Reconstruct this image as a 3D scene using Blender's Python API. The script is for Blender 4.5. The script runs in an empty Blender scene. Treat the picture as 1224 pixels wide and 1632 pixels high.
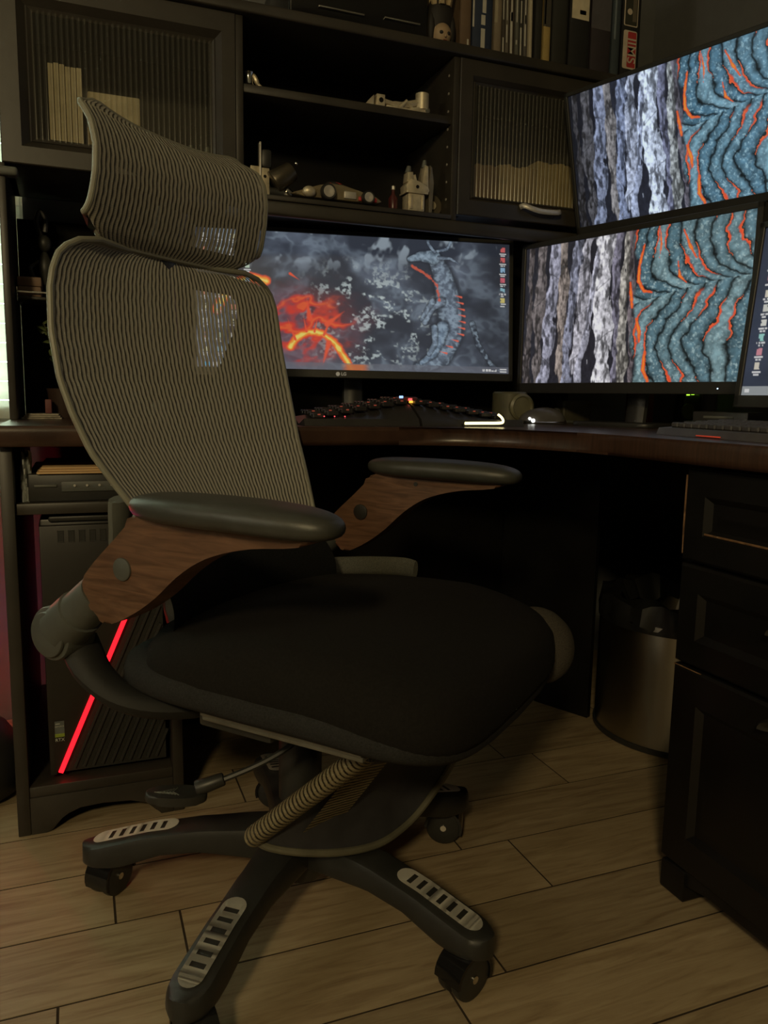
import bpy, bmesh, math, random
import numpy as np
from mathutils import Vector, Matrix
random.seed(7)
scn = bpy.context.scene
col = scn.collection
R = math.radians

# ------------------------------------------------------------------ camera
def cam_axes(yaw, pitch, roll):
    cy, sy, cp, sp = math.cos(yaw), math.sin(yaw), math.cos(pitch), math.sin(pitch)
    f = Vector((sy*cp, cy*cp, -sp)); r = Vector((cy, -sy, 0)); d = f.cross(r)
    c, s = math.cos(roll), math.sin(roll)
    return c*r + s*d, -s*r + c*d, f
cr, cd, cf = cam_axes(R(21.37), R(8.2), R(-.96))
cam = bpy.data.cameras.new('camera'); camo = bpy.data.objects.new('camera', cam); col.objects.link(camo)
cam.sensor_fit = 'HORIZONTAL'; cam.sensor_width = 36; cam.lens = 36*1250/1224; cam.clip_start = .02
m = Matrix.Identity(4)
for i in range(3):
    m[i][0] = cr[i]; m[i][1] = -cd[i]; m[i][2] = -cf[i]
m.translation = (0, 0, .81)
camo.matrix_world = m
scn.camera = camo
# ------------------------------------------------------------------ world, lamps, exposure
w = bpy.data.worlds.new('world'); scn.world = w; w.use_nodes = True
w.node_tree.nodes['Background'].inputs[0].default_value = (.78, .95, .78, 1)
w.node_tree.nodes['Background'].inputs[1].default_value = 7.0
def area(name, loc, target, size, power, colr):
    l = bpy.data.lights.new(name, 'AREA'); l.shape = 'DISK'; l.size = size; l.energy = power; l.color = colr
    o = bpy.data.objects.new(name, l); col.objects.link(o); o.location = loc
    o.rotation_euler = (Vector(target) - Vector(loc)).to_track_quat('-Z', 'Y').to_euler()
    return o
area('warm_lamp', (-1.0, -1.4, 2.0), (.3, 1.3, .6), .28, 28.0, (1, .78, .41))
area('hall_lamp', (-2.25, .30, 1.55), (.6, 1.6, .9), .55, 7.0, (1, .83, .58))
vs = scn.view_settings
vs.view_transform = 'Standard'; vs.look = 'None'; vs.gamma = 1; vs.use_curve_mapping = False; vs.exposure = 0

# ------------------------------------------------------------------ helpers
def mat(name, c, rough=.5, metal=0, var=.15, scale=30, bump=0, bscale=250, emis=None, est=0, spec=.5, coat=0, stretch=None):
    m = bpy.data.materials.new(name); m.use_nodes = True
    nt = m.node_tree; p = nt.nodes['Principled BSDF']
    p.inputs['Roughness'].default_value = rough; p.inputs['Metallic'].default_value = metal
    p.inputs['Specular IOR Level'].default_value = spec; p.inputs['Coat Weight'].default_value = coat
    tc = nt.nodes.new('ShaderNodeTexCoord'); src = tc.outputs['Object']
    if stretch:
        mp = nt.nodes.new('ShaderNodeMapping'); mp.inputs['Scale'].default_value = stretch
        nt.links.new(src, mp.inputs[0]); src = mp.outputs[0]
    n = nt.nodes.new('ShaderNodeTexNoise'); n.inputs['Scale'].default_value = scale; n.inputs['Detail'].default_value = 5
    nt.links.new(src, n.inputs['Vector'])
    r = nt.nodes.new('ShaderNodeValToRGB')
    r.color_ramp.elements[0].position = .3; r.color_ramp.elements[1].position = .7
    r.color_ramp.elements[0].color = tuple(x*(1-var) for x in c) + (1,)
    r.color_ramp.elements[1].color = tuple(min(1, x*(1+var)) for x in c) + (1,)
    nt.links.new(n.outputs[0], r.inputs[0]); nt.links.new(r.outputs[0], p.inputs['Base Color'])
    if bump:
        n2 = nt.nodes.new('ShaderNodeTexNoise'); n2.inputs['Scale'].default_value = bscale; n2.inputs['Detail'].default_value = 3
        nt.links.new(src, n2.inputs['Vector'])
        b = nt.nodes.new('ShaderNodeBump'); b.inputs['Strength'].default_value = bump; b.inputs['Distance'].default_value = .002
        nt.links.new(n2.outputs[0], b.inputs['Height']); nt.links.new(b.outputs[0], p.inputs['Normal'])
    if emis:
        p.inputs['Emission Color'].default_value = tuple(emis) + (1,); p.inputs['Emission Strength'].default_value = est
    return m

class B:
    def __init__(s): s.bm = bmesh.new()
    def _xf(s, vs, M):
        if M is not None: bmesh.ops.transform(s.bm, matrix=M, verts=vs)
    def box(s, lo, hi, bev=0, M=None, seg=2):
        r = bmesh.ops.create_cube(s.bm, size=1); vs = r['verts']
        lo = Vector(lo); hi = Vector(hi)
        for v in vs: v.co = Vector((lo[i] + (v.co[i]+.5)*(hi[i]-lo[i]) for i in range(3)))
        if bev:
            es = list({e for v in vs for e in v.link_edges})
            r = bmesh.ops.bevel(s.bm, geom=es, offset=bev, segments=seg, affect='EDGES', profile=.5)
            vs = list({v for f in r['faces'] for v in f.verts} | {v for v in vs if v.is_valid})
        s._xf(vs, M); return s
    def loft(s, rings, caps=True, closed=True, M=None, wrap=False):
        bm = s.bm; V = [[bm.verts.new(p) for p in ring] for ring in rings]; n = len(V[0])
        L = len(V)
        for i in range(L if wrap else L-1):
            a, b = V[i], V[(i+1) % L]
            for j in range(n if closed else n-1):
                k = (j+1) % n
                bm.faces.new((a[j], a[k], b[k], b[j]))
        if caps and closed and not wrap:
            bm.faces.new(V[0][::-1]); bm.faces.new(V[-1])
        s._xf([v for r in V for v in r], M); return s
    def cyl(s, p0, p1, r0, r1=None, n=24, bev=0):
        r1 = r0 if r1 is None else r1
        p0, p1 = Vector(p0), Vector(p1); d = (p1-p0); L = d.length; d.normalize()
        a = d.orthogonal().normalized(); b = d.cross(a)
        st = [(0, r0), (L, r1)]
        if bev: st = [(0, r0-bev), (bev*.3, r0-bev*.3), (bev, r0), (L-bev, r1), (L-bev*.3, r1-bev*.3), (L, r1-bev)]
        return s.loft([[p0 + d*t + (a*math.cos(q*2*math.pi/n) + b*math.sin(q*2*math.pi/n))*r for q in range(n)] for t, r in st])
    def tube(s, path, r, n=10, rb=None, up=None, wrap=False):
        P = [Vector(p) for p in path]; N = len(P); rings = []
        rr = r if isinstance(r, (list, tuple)) else [r]*N
        prev = None
        for i in range(N):
            if wrap: t = (P[(i+1) % N]-P[i-1]).normalized()
            else: t = (P[min(i+1, N-1)]-P[max(i-1, 0)]).normalized()
            if up is not None: a = (Vector(up) - t*t.dot(Vector(up)))
            elif prev is None: a = t.orthogonal()
            else: a = prev - t*t.dot(prev)
            a.normalize(); prev = a; b = t.cross(a); k = (rb/r if rb and not isinstance(r, (list, tuple)) else 1)
            rings.append([P[i] + a*math.cos(q*2*math.pi/n)*rr[i] + b*math.sin(q*2*math.pi/n)*rr[i]*k for q in range(n)])
        return s.loft(rings, wrap=wrap)
    def prism(s, pts, t0, t1, axis='z', bev=0, seg=2):
        f = {'z': lambda a, b, t: (a, b, t), 'x': lambda a, b, t: (t, a, b), 'y': lambda a, b, t: (a, t, b)}[axis]
        bm = s.bm; A = [bm.verts.new(f(a, b, t0)) for a, b in pts]; Bv = [bm.verts.new(f(a, b, t1)) for a, b in pts]
        n = len(pts); fs = [bm.faces.new(A), bm.faces.new(Bv)]
        for i in range(n): bm.faces.new((A[i], A[(i+1) % n], Bv[(i+1) % n], Bv[i]))
        if bev:
            es = list({e for fc in fs for e in fc.edges})
            bmesh.ops.bevel(bm, geom=es, offset=bev, segments=seg, affect='EDGES', profile=.5)
        return s
    def lathe(s, prof, c=(0, 0, 0), n=32, axis='z'):
        c = Vector(c); rings = []
        for r, h in prof:
            ring = []
            for q in range(n):
                x, y = r*math.cos(q*2*math.pi/n), r*math.sin(q*2*math.pi/n)
                ring.append(c + Vector({'z': (x, y, h), 'x': (h, x, y), 'y': (x, h, y)}[axis]))
            rings.append(ring)
        return s.loft(rings)
    def ball(s, c, r, n=16):
        r = (r, r, r) if not isinstance(r, (tuple, list)) else r
        rings = []
        for i in range(1, n):
            th = math.pi*i/n
            rings.append([Vector(c) + Vector((r[0]*math.sin(th)*math.cos(q*math.pi/n), r[1]*math.sin(th)*math.sin(q*math.pi/n), -r[2]*math.cos(th))) for q in range(2*n)])
        return s.loft(rings)
    def grid(s, fn, nu, nv, thick=0):
        V = [[s.bm.verts.new(fn(i/nu, j/nv)) for i in range(nu+1)] for j in range(nv+1)]; fs = []
        for j in range(nv):
            for i in range(nu): fs.append(s.bm.faces.new((V[j][i], V[j][i+1], V[j+1][i+1], V[j+1][i])))
        if thick:
            bmesh.ops.solidify(s.bm, geom=fs, thickness=thick)
        return s
    def done(s, name, mt, parent=None, smooth=35, fix=True):
        if fix: bmesh.ops.recalc_face_normals(s.bm, faces=s.bm.faces)
        me = bpy.data.meshes.new(name); s.bm.to_mesh(me); s.bm.free()
        if smooth:
            me.polygons.foreach_set('use_smooth', [True]*len(me.polygons)); me.set_sharp_from_angle(angle=R(smooth))
        me.materials.append(mt)
        o = bpy.data.objects.new(name, me); col.objects.link(o); o.parent = parent
        return o

def tag(o, label, cat, group=None):
    o['label'] = label; o['category'] = cat
    if group: o['group'] = group
    return o
def thing(name, label, cat, loc=(0, 0, 0), rz=0, group=None):
    o = bpy.data.objects.new(name, None); col.objects.link(o); o.empty_display_size = .05
    o.location = loc; o.rotation_euler = (0, 0, rz)
    return tag(o, label, cat, group)
def struct(o): o['kind'] = 'structure'; return o
def text(body, name, size, mt, parent, M, ext=.0003, bold=0):
    cu = bpy.data.curves.new(name, 'FONT'); cu.body = body; cu.size = size; cu.extrude = ext; cu.align_x = 'CENTER'; cu.align_y = 'CENTER'; cu.offset = bold
    t = bpy.data.objects.new(name+'_tmp', cu); col.objects.link(t)
    bpy.context.view_layer.update()
    me = bpy.data.meshes.new_from_object(t.evaluated_get(bpy.context.evaluated_depsgraph_get()))
    bpy.data.objects.remove(t); bpy.data.curves.remove(cu)
    me.transform(M); me.materials.clear(); me.materials.append(mt); me.name = name
    o = bpy.data.objects.new(name, me); col.objects.link(o); o.parent = parent
    return o
def frontM(x, y, z, rot=0):     # text lying in a plane that faces -y
    return Matrix.Translation((x, y, z)) @ Matrix.Rotation(R(90), 4, 'X') @ Matrix.Rotation(rot, 4, 'Z')
def lerp_table(tab, t):
    for a, b in zip(tab, tab[1:]):
        if t <= b[0]:
            k = (t-a[0])/(b[0]-a[0]); return [x + (y-x)*k for x, y in zip(a[1:], b[1:])]
    return list(tab[-1][1:])
def smooth_path(pts, n):
    P = [Vector(p) for p in pts]; out = []
    for i in range(len(P)-1):
        p0 = P[max(i-1, 0)]; p1 = P[i]; p2 = P[i+1]; p3 = P[min(i+2, len(P)-1)]
        for k in range(n):
            t = k/n
            out.append(.5*((2*p1) + (p2-p0)*t + (2*p0-5*p1+4*p2-p3)*t*t + (3*p1-p0-3*p2+p3)*t**3))
    out.append(P[-1]); return out

# ------------------------------------------------------------------ materials
BLK = mat('black_paint', (.030, .026, .020), .42, var=.25, scale=9, bump=.05, bscale=90)
BLK2 = mat('black_lacquer', (.006, .0055, .005), .40, spec=.35, var=.3, scale=12, bump=.06, bscale=60)
TOP = mat('brown_worktop', (.050, .026, .017), .28, var=.35, scale=14, stretch=(1, 14, 1), bump=.05)
PLA = mat('black_plastic', (.022, .022, .020), .42, var=.1, bump=.08, bscale=900)
PLG = mat('dark_grey_plastic', (.070, .074, .066), .5, var=.08, bump=.06, bscale=900)
PLG2 = mat('grey_plastic', (.11, .115, .10), .5, var=.08)
GLOSS = mat('gloss_black', (.008, .008, .008), .12, var=.1)
TUBE = mat('olive_frame', (.20, .195, .15), .45, var=.08)
FAB = mat('black_fabric', (.0095, .0085, .0075), .95, var=.25, scale=300, bump=.4, bscale=1200, spec=.2)
FAB2 = mat('charcoal_mesh', (.020, .020, .020), .9, var=.3, scale=400, bump=.4, bscale=900, spec=.25)
SIL = mat('brushed_silver', (.55, .52, .46), .42, metal=.55, var=.06, stretch=(1, 30, 30))
ALU = mat('cast_aluminium', (.55, .48, .34), .40, metal=.45, var=.2, scale=60, bump=.2, bscale=300)
CHR = mat('chrome', (.7, .68, .62), .15, metal=1, var=.05)
PAD = mat('pu_pad', (.042, .043, .037), .40, var=.1, bump=.12, bscale=1500)
WALL = mat('grey_wall', (.105, .107, .105), .9, var=.05, bump=.1, bscale=120)
WHITE = mat('white_paint', (.6, .6, .55), .6, var=.05)
PAPER = mat('cream_paper', (.62, .54, .38), .8, var=.15)
TAN = mat('tan_card', (.34, .26, .14), .8, var=.2)
KRAFT = mat('manila', (.55, .36, .17), .75, var=.15, stretch=(1, 1, 80))
def wood_mat():
    m = bpy.data.materials.new('walnut'); m.use_nodes = True; nt = m.node_tree; p = nt.nodes['Principled BSDF']
    tc = nt.nodes.new('ShaderNodeTexCoord'); mp = nt.nodes.new('ShaderNodeMapping')
    mp.inputs['Rotation'].default_value = (R(-38), 0, 0); mp.inputs['Scale'].default_value = (9, 3, 26)
    nt.links.new(tc.outputs['Object'], mp.inputs[0])
    n = nt.nodes.new('ShaderNodeTexNoise'); n.inputs['Scale'].default_value = 4; n.inputs['Detail'].default_value = 6; n.inputs['Distortion'].default_value = 1.2
    nt.links.new(mp.outputs[0], n.inputs['Vector'])
    r = nt.nodes.new('ShaderNodeValToRGB'); e = r.color_ramp.elements
    e[0].position = .32; e[0].color = (.075, .038, .021, 1); e[1].position = .72; e[1].color = (.17, .090, .052, 1)
    nt.links.new(n.outputs[0], r.inputs[0]); nt.links.new(r.outputs[0], p.inputs['Base Color']); p.inputs['Roughness'].default_value = .42
    return m
WOOD = wood_mat()
def plank_mat():
    m = bpy.data.materials.new('wood_look_plank'); m.use_nodes = True; nt = m.node_tree; p = nt.nodes['Principled BSDF']
    g = nt.nodes.new('ShaderNodeNewGeometry'); oi = nt.nodes.new('ShaderNodeObjectInfo')
    mul = nt.nodes.new('ShaderNodeVectorMath'); mul.operation = 'SCALE'; nt.links.new(oi.outputs['Location'], mul.inputs[0]); mul.inputs['Scale'].default_value = 3.7
    add = nt.nodes.new('ShaderNodeVectorMath'); nt.links.new(g.outputs['Position'], add.inputs[0]); nt.links.new(mul.outputs[0], add.inputs[1])
    mp = nt.nodes.new('ShaderNodeMapping'); mp.inputs['Scale'].default_value = (2.4, 26, 1); nt.links.new(add.outputs[0], mp.inputs[0])
    n = nt.nodes.new('ShaderNodeTexNoise'); n.inputs['Scale'].default_value = 2.6; n.inputs['Detail'].default_value = 8; n.inputs['Roughness'].default_value = .62; n.inputs['Distortion'].default_value = .9
    nt.links.new(mp.outputs[0], n.inputs['Vector'])
    r = nt.nodes.new('ShaderNodeValToRGB'); e = r.color_ramp.elements
    e[0].position = .30; e[0].color = (.215, .150, .082, 1); e[1].position = .74; e[1].color = (.40, .315, .195, 1)
    k = r.color_ramp.elements.new(.5); k.color = (.315, .238, .140, 1)
    nt.links.new(n.outputs[0], r.inputs[0])
    hsv = nt.nodes.new('ShaderNodeHueSaturation'); nt.links.new(r.outputs[0], hsv.inputs['Color'])
    mr = nt.nodes.new('ShaderNodeMapRange'); mr.inputs[3].default_value = .82; mr.inputs[4].default_value = 1.12
    nt.links.new(oi.outputs['Random'], mr.inputs[0]); nt.links.new(mr.outputs[0], hsv.inputs['Value'])
    nt.links.new(hsv.outputs[0], p.inputs['Base Color']); p.inputs['Roughness'].default_value = .5
    b = nt.nodes.new('ShaderNodeBump'); b.inputs['Strength'].default_value = .15; b.inputs['Distance'].default_value = .002
    nt.links.new(n.outputs[0], b.inputs['Height']); nt.links.new(b.outputs[0], p.inputs['Normal'])
    return m
PLANK = plank_mat()
GROUT = mat('dark_grout', (.030, .019, .009), .95)
def mesh_fabric(name, c, pitch, gap=.30, see=.85):
    m = bpy.data.materials.new(name); m.use_nodes = True; nt = m.node_tree; p = nt.nodes['Principled BSDF']; out = nt.nodes['Material Output']
    N = nt.nodes.new; Lk = nt.links.new
    uv = N('ShaderNodeUVMap'); sp = N('ShaderNodeSeparateXYZ'); Lk(uv.outputs[0], sp.inputs[0])
    def mth(op, a, b=None):
        n = N('ShaderNodeMath'); n.operation = op
        for i, x in enumerate((a, b)):
            if x is None: continue
            if isinstance(x, (int, float)): n.inputs[i].default_value = x
            else: Lk(x, n.inputs[i])
        return n.outputs[0]
    u, v = sp.outputs[0], sp.outputs[1]
    sv = mth('SINE', mth('MULTIPLY', v, 2*math.pi/.024))
    ph = mth('ADD', mth('MULTIPLY', u, 2*math.pi/pitch), mth('MULTIPLY', sv, .30))
    st = mth('ADD', mth('MULTIPLY', mth('SINE', ph), .5), .5)
    st0 = st
    par = mth('FLOOR', mth('DIVIDE', ph, 2*math.pi))
    dash = mth('ADD', mth('MULTIPLY', mth('SINE', mth('ADD', mth('MULTIPLY', v, 2*math.pi/.021), mth('MULTIPLY', par, 3.1416))), .9), .62)
    dk = N('ShaderNodeMath'); dk.operation = 'MULTIPLY'; dk.use_clamp = True; Lk(dash, dk.inputs[0]); dk.inputs[1].default_value = 1.0
    st = mth('SUBTRACT', 1.0, mth('MULTIPLY', mth('SUBTRACT', 1.0, st), mth('ADD', mth('MULTIPLY', dk.outputs[0], .40), .60)))
    weave = mth('ADD', mth('MULTIPLY', mth('SINE', mth('MULTIPLY', v, 2*math.pi/.0024)), .5), .5)
    h = mth('ADD', mth('MULTIPLY', st, .8), mth('MULTIPLY', weave, .2))
    r = N('ShaderNodeValToRGB'); e = r.color_ramp.elements
    e[0].position = .15; e[0].color = tuple(x*.36 for x in c)+(1,); e[1].position = .75; e[1].color = tuple(c)+(1,)
    Lk(h, r.inputs[0]); Lk(r.outputs[0], p.inputs['Base Color']); p.inputs['Roughness'].default_value = .72
    p.inputs['Specular IOR Level'].default_value = .25
    bp = N('ShaderNodeBump'); bp.inputs['Strength'].default_value = .45; bp.inputs['Distance'].default_value = .0012
    Lk(h, bp.inputs['Height']); Lk(bp.outputs[0], p.inputs['Normal'])
    tr = N('ShaderNodeBsdfTransparent'); mx = N('ShaderNodeMixShader')
    a = mth('MULTIPLY', mth('LESS_THAN', st0, gap), see)
    Lk(a, mx.inputs[0]); Lk(p.outputs[0], mx.inputs[1]); Lk(tr.outputs[0], mx.inputs[2]); Lk(mx.outputs[0], out.inputs[0])
    return m
MESH = mesh_fabric('olive_mesh', (.43, .41, .345), .0088, gap=.17, see=.8)
MESHH = mesh_fabric('olive_mesh_head', (.33, .31, .255), .0088, gap=.17, see=.8)
MESHF = mesh_fabric('olive_mesh_foot', (.20, .165, .095), .0075, gap=.2)
def glass_mat():
    m = bpy.data.materials.new('reeded_glass'); m.use_nodes = True; nt = m.node_tree; nt.nodes.remove(nt.nodes['Principled BSDF'])
    out = nt.nodes['Material Output']; N = nt.nodes.new; Lk = nt.links.new
    t = N('ShaderNodeBsdfTransparent'); t.inputs[0].default_value = (.82, .82, .76, 1)
    g = N('ShaderNodeBsdfGlossy'); g.inputs['Roughness'].default_value = .18; g.inputs[0].default_value = (.8, .8, .75, 1)
    d = N('ShaderNodeBsdfTranslucent'); d.inputs[0].default_value = (.7, .7, .6, 1)
    d2 = N('ShaderNodeBsdfDiffuse'); d2.inputs[0].default_value = (.5, .48, .4, 1)
    a = N('ShaderNodeMixShader'); a.inputs[0].default_value = .5; Lk(d.outputs[0], a.inputs[1]); Lk(d2.outputs[0], a.inputs[2])
    b = N('ShaderNodeMixShader'); b.inputs[0].default_value = .10; Lk(t.outputs[0], b.inputs[1]); Lk(a.outputs[0], b.inputs[2])
    f = N('ShaderNodeFresnel'); f.inputs[0].default_value = 1.5
    c = N('ShaderNodeMixShader'); fm = N('ShaderNodeMath'); fm.operation = 'MULTIPLY'; fm.inputs[1].default_value = .55; Lk(f.outputs[0], fm.inputs[0]); Lk(fm.outputs[0], c.inputs[0]); Lk(b.outputs[0], c.inputs[1]); Lk(g.outputs[0], c.inputs[2])
    Lk(c.outputs[0], out.inputs[0]); return m
GLASS = glass_mat()
def emit(name, c, s):
    return mat(name, tuple(min(1, x) for x in c), .4, emis=c, est=s, var=.02)
RED_LED = emit('red_led', (1, .010, .020), 2.0)
LEDW = emit('warm_white_led', (1, .86, .42), 2.2)
LEDW2 = emit('white_led', (1, 1, .95), 3)

# ------------------------------------------------------------------ room shell
XL, XR, YB, YF, ZC = -2.4, 1.66, 2.08, -2.6, 2.45
fl = struct(B().box((XL, YF, -.06), (XR, YB, -.0010)).done('floor', GROUT, smooth=0))
PW, PL = .1497, .597
offs = {-2: .30, -1: .453, 0: .545, 1: .721, 2: .028, 3: .958}
pm = {}
def plank(x0, x1, y0):
    L = round(x1-x0, 4)
    if L < .02: return
    if L not in pm:
        b = B().box((-L/2+.0019, -PW/2+.0019, -.012), (L/2-.0019, PW/2-.0019, 0))
        o = b.done('plank', PLANK, fl, smooth=0); pm[L] = o.data
    else:
        o = bpy.data.objects.new('plank', pm[L]); col.objects.link(o); o.parent = fl
    o.location = ((x0+x1)/2, y0+PW/2, 0)
for j in range(-9, 8):
    y0 = .881 + PW*j
    if y0 + PW > YB+.02: continue
    off = offs.get(j, (j*.371) % PL)
    x = off - PL*math.ceil((off+1.3)/PL)
    while x < XR:
        a, b2 = max(x, -1.3), min(x+PL, XR)
        if b2 > a: plank(a, b2, y0)
        x += PL
WX0, WX1, WZ0, WZ1 = -1.15, -.10, .74, 2.05
wb = B()
wb.box((XL, YB, -.06), (WX0, YB+.12, ZC)); wb.box((WX1, YB, -.06), (XR, YB+.12, ZC)); wb.box((WX0, YB, -.06), (WX1, YB+.12, WZ0)); wb.box((WX0, YB, WZ1), (WX1, YB+.12, ZC))
struct(wb.done('wall_back', WALL, smooth=0))
struct(B().box((XR, YF-.12, -.06), (XR+.12, YB+.12, ZC)).done('wall_right', WALL, smooth=0))
struct(B().box((XL, YF-.12, -.06), (XR, YF, ZC)).done('wall_front', WALL, smooth=0))
V0, V1, VZ0, VZ1 = .15, .85, .95, 2.0
wl = B()
wl.box((XL-.12, YF, -.06), (XL, V0, ZC)); wl.box((XL-.12, V1, -.06), (XL, YB, ZC)); wl.box((XL-.12, V0, -.06), (XL, V1, VZ0)); wl.box((XL-.12, V0, VZ1), (XL, V1, ZC))
struct(wl.done('wall_left', WALL, smooth=0))
struct(B().box((XL-.12, YF-.12, ZC), (XR+.12, YB+.12, ZC+.1)).done('ceiling', WHITE, smooth=0))
def slat_mat():
    m = bpy.data.materials.new('blind_slat'); m.use_nodes = True; nt = m.node_tree; p = nt.nodes['Principled BSDF']; out = nt.nodes['Material Output']
    p.inputs['Base Color'].default_value = (.75, .75, .68, 1)
    t = nt.nodes.new('ShaderNodeBsdfTranslucent'); t.inputs[0].default_value = (.75, .78, .68, 1)
    mx = nt.nodes.new('ShaderNodeMixShader'); mx.inputs[0].default_value = .6
    nt.links.new(p.outputs[0], mx.inputs[1]); nt.links.new(t.outputs[0], mx.inputs[2]); nt.links.new(mx.outputs[0], out.inputs[0]); return m
SLAT = slat_mat()
PANE = bpy.data.materials.new('window_pane'); PANE.use_nodes = True
_nt = PANE.node_tree; _nt.nodes.remove(_nt.nodes['Principled BSDF'])
_t = _nt.nodes.new('ShaderNodeBsdfTransparent'); _g = _nt.nodes.new('ShaderNodeBsdfGlossy'); _g.inputs['Roughness'].default_value = .02; _f = _nt.nodes.new('ShaderNodeFresnel'); _m = _nt.nodes.new('ShaderNodeMixShader')
_nt.links.new(_f.outputs[0], _m.inputs[0]); _nt.links.new(_t.outputs[0], _m.inputs[1]); _nt.links.new(_g.outputs[0], _m.inputs[2]); _nt.links.new(_m.outputs[0], _nt.nodes['Material Output'].inputs[0])
def window(name, loc, rz, wd, z0, z1, pitch=.045):
    o = bpy.data.objects.new(name, None); col.objects.link(o); o.location = loc; o.rotation_euler = (0, 0, rz); o['kind'] = 'structure'
    h = z1-z0
    b = B()
    for lo, hi in (((0, .04, 0), (.04, .10, h)), ((wd-.04, .04, 0), (wd, .10, h)), ((0, .04, 0), (wd, .10, .04)), ((0, .04, h-.04), (wd, .10, h))): b.box(lo, hi)
    b.done('window_frame', WHITE, o, smooth=0)
    B().box((.03, .068, .03), (wd-.03, .072, h-.03)).done('pane', PANE, o, smooth=0)
    B().box((.005, .002, h-.05), (wd-.005, .038, h), .004).done('headrail', WHITE, o)
    sl = None; z = .02
    while z < h-.06:
        if sl is None:
            b = B(); n = 6
            b.loft([[(x, .020 + .0215*math.cos(t)*.35 + .0*t, .0215*t2) for t2, t in ((-1, 1.6), (-.5, .8), (0, 0), (.5, .8), (1, 1.6))] for x in (.008, wd-.008)], closed=False, caps=False)
            s = b.done('slat', SLAT, o, fix=False); sl = s
        else:
            s = sl.copy(); col.objects.link(s); s.parent = o
        s.location = (0, 0, z+.01); z += pitch
    return o
window('window_1', (WX0, YB, WZ0), 0, WX1-WX0, WZ0, WZ1)
window('window_2', (XL, V0, VZ0), R(90), V1-V0, VZ0, VZ1)
struct(B().box((WX0-.02, YB-.05, WZ0-.03), (WX1+.02, YB+.04, WZ0), .004).done('trim_1', WHITE))

# ------------------------------------------------------------------ desk: worktop
TZ = .755
arc = [(.60, 1.458), (.66, 1.452), (.715, 1.430), (.765, 1.395), (.805, 1.348), (.836, 1.29), (.856, 1.22), (.866, 1.14)]
pts = [(-.137, 1.458)] + arc + [(.866, .42), (1.65, .42), (1.65, 2.07), (-.137, 2.07)]
o = B().prism(pts, TZ-.036, TZ, 'z', .012, 4).done('worktop', TOP)
tag(o, 'dark brown L-shaped worktop with rounded front edge carrying the monitors', 'worktop')
# panels closing the kneehole
t = thing('modesty_panel', 'black panels closing the kneehole under the corner of the worktop', 'panel', (0, 0, 0))
B().box((.17, 1.90, 0), (1.10, 1.918, TZ-.036), .002).done('back_board', BLK2, t)
B().prism([(1.10, 1.918), (1.137, 1.751), (1.203, 1.608), (1.217, 1.615), (1.152, 1.757), (1.116, 1.918)], 0, TZ-.036, 'z', .002).done('corner_board', BLK2, t)
# open base unit on the left
t = thing('open_base_cabinet', 'black open desk cabinet with scalloped plinth holding the computer tower', 'cabinet', (0, 0, 0))
B().box((-.128, 1.49, 0), (-.106, 2.05, TZ-.036), .002).done('side_panel', BLK, t)
B().box((.150, 1.49, 0), (.170, 2.05, TZ-.036), .002).done('side_panel', BLK, t)
B().box((-.106, 1.492, .072), (.150, 2.05, .092), .002).done('bottom_board', BLK, t)
B().box((-.106, 1.50, .597), (.150, 2.05, .617), .002).done('shelf', BLK, t)
pl = [(-.106, .072), (-.106, 0), (-.080, 0), (-.070, .004), (-.062, .012), (-.054, .026), (-.042, .034), (-.02, .040), (.02, .044), (.07, .040), (.10, .030), (.118, .012), (.126, 0), (.150, 0), (.150, .072)]
B().prism(pl, 1.490, 1.510, 'y', .002).done('plinth', BLK, t)
# right drawer pedestal (fronts face -x)
t = thing('drawer_pedestal', 'black three-drawer pedestal with worn chipped edges under the worktop', 'drawer unit', (0, 0, 0))
PY0, PY1, PX = .46, .972, .89
b = B(); b.box((PX+.022, PY0, .055), (1.46, PY1, TZ-.037), .003); b.done('body', BLK2, t)
for y_ in (PY1-.0285, PY0+.0285):
    B().prism([(PX+.004, y_+.0265), (PX+.004, y_-.0265), (PX+.06, y_-.0265), (PX+.06, y_+.0265)], 0, .055, 'z', .006, 3).done('foot', BLK2, t)
    B().box((1.38, y_-.025, 0), (1.44, y_+.025, .055), .003).done('foot', BLK2, t)
pp = [(PY1-.05, .028), (PY1-.07, .036), (PY1-.10, .042), (PY0+.10, .042), (PY0+.07, .036), (PY0+.05, .028), (PY0+.05, .06), (PY1-.05, .06)]
B().prism(pp, PX+.008, PX+.03, 'x', .002).done('skirt', BLK2, t)
WORN = mat('worn_wood_edge', (.16, .085, .040), .7, var=.5, scale=80)
def front_x(name, z0, z1, rail, handle):
    y0, y1 = PY0, PY1; b = B()
    def rect(x, d): return [(x, y1-d, z0+d), (x, y0+d, z0+d), (x, y0+d, z1-d), (x, y1-d, z1-d)]
    b.loft([rect(PX+.022, 0), rect(PX+.004, 0), rect(PX, .004), rect(PX, rail), rect(PX+.009, rail+.010), rect(PX+.009, rail+.018), rect(PX+.006, rail+.028)], caps=True)
    o = b.done(name, BLK2, t, smooth=20)
    if handle:
        zc = handle; yc = (y0+y1)/2 + .02
        B().loft([[(PX-.002 - .020*math.sin(math.pi*k/8)*q, yc + .048*math.cos(a)*s, zc + .022*math.sin(a)*s - .004*k/8) for a in [math.pi*i/12 for i in range(13)]] for k, q, s in ((0, 0, 1), (2, 1, .98), (4, 1, .9), (6, 1, .72), (8, 1, .5))], closed=False, caps=False).done('cup_handle', PLA, o)
    return o
d1 = front_x('drawer', .566, .712, .042, .66); d2 = front_x('drawer', .40, .560, .042, .50); d3 = front_x('drawer', .060, .394, .055, .365)
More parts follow.
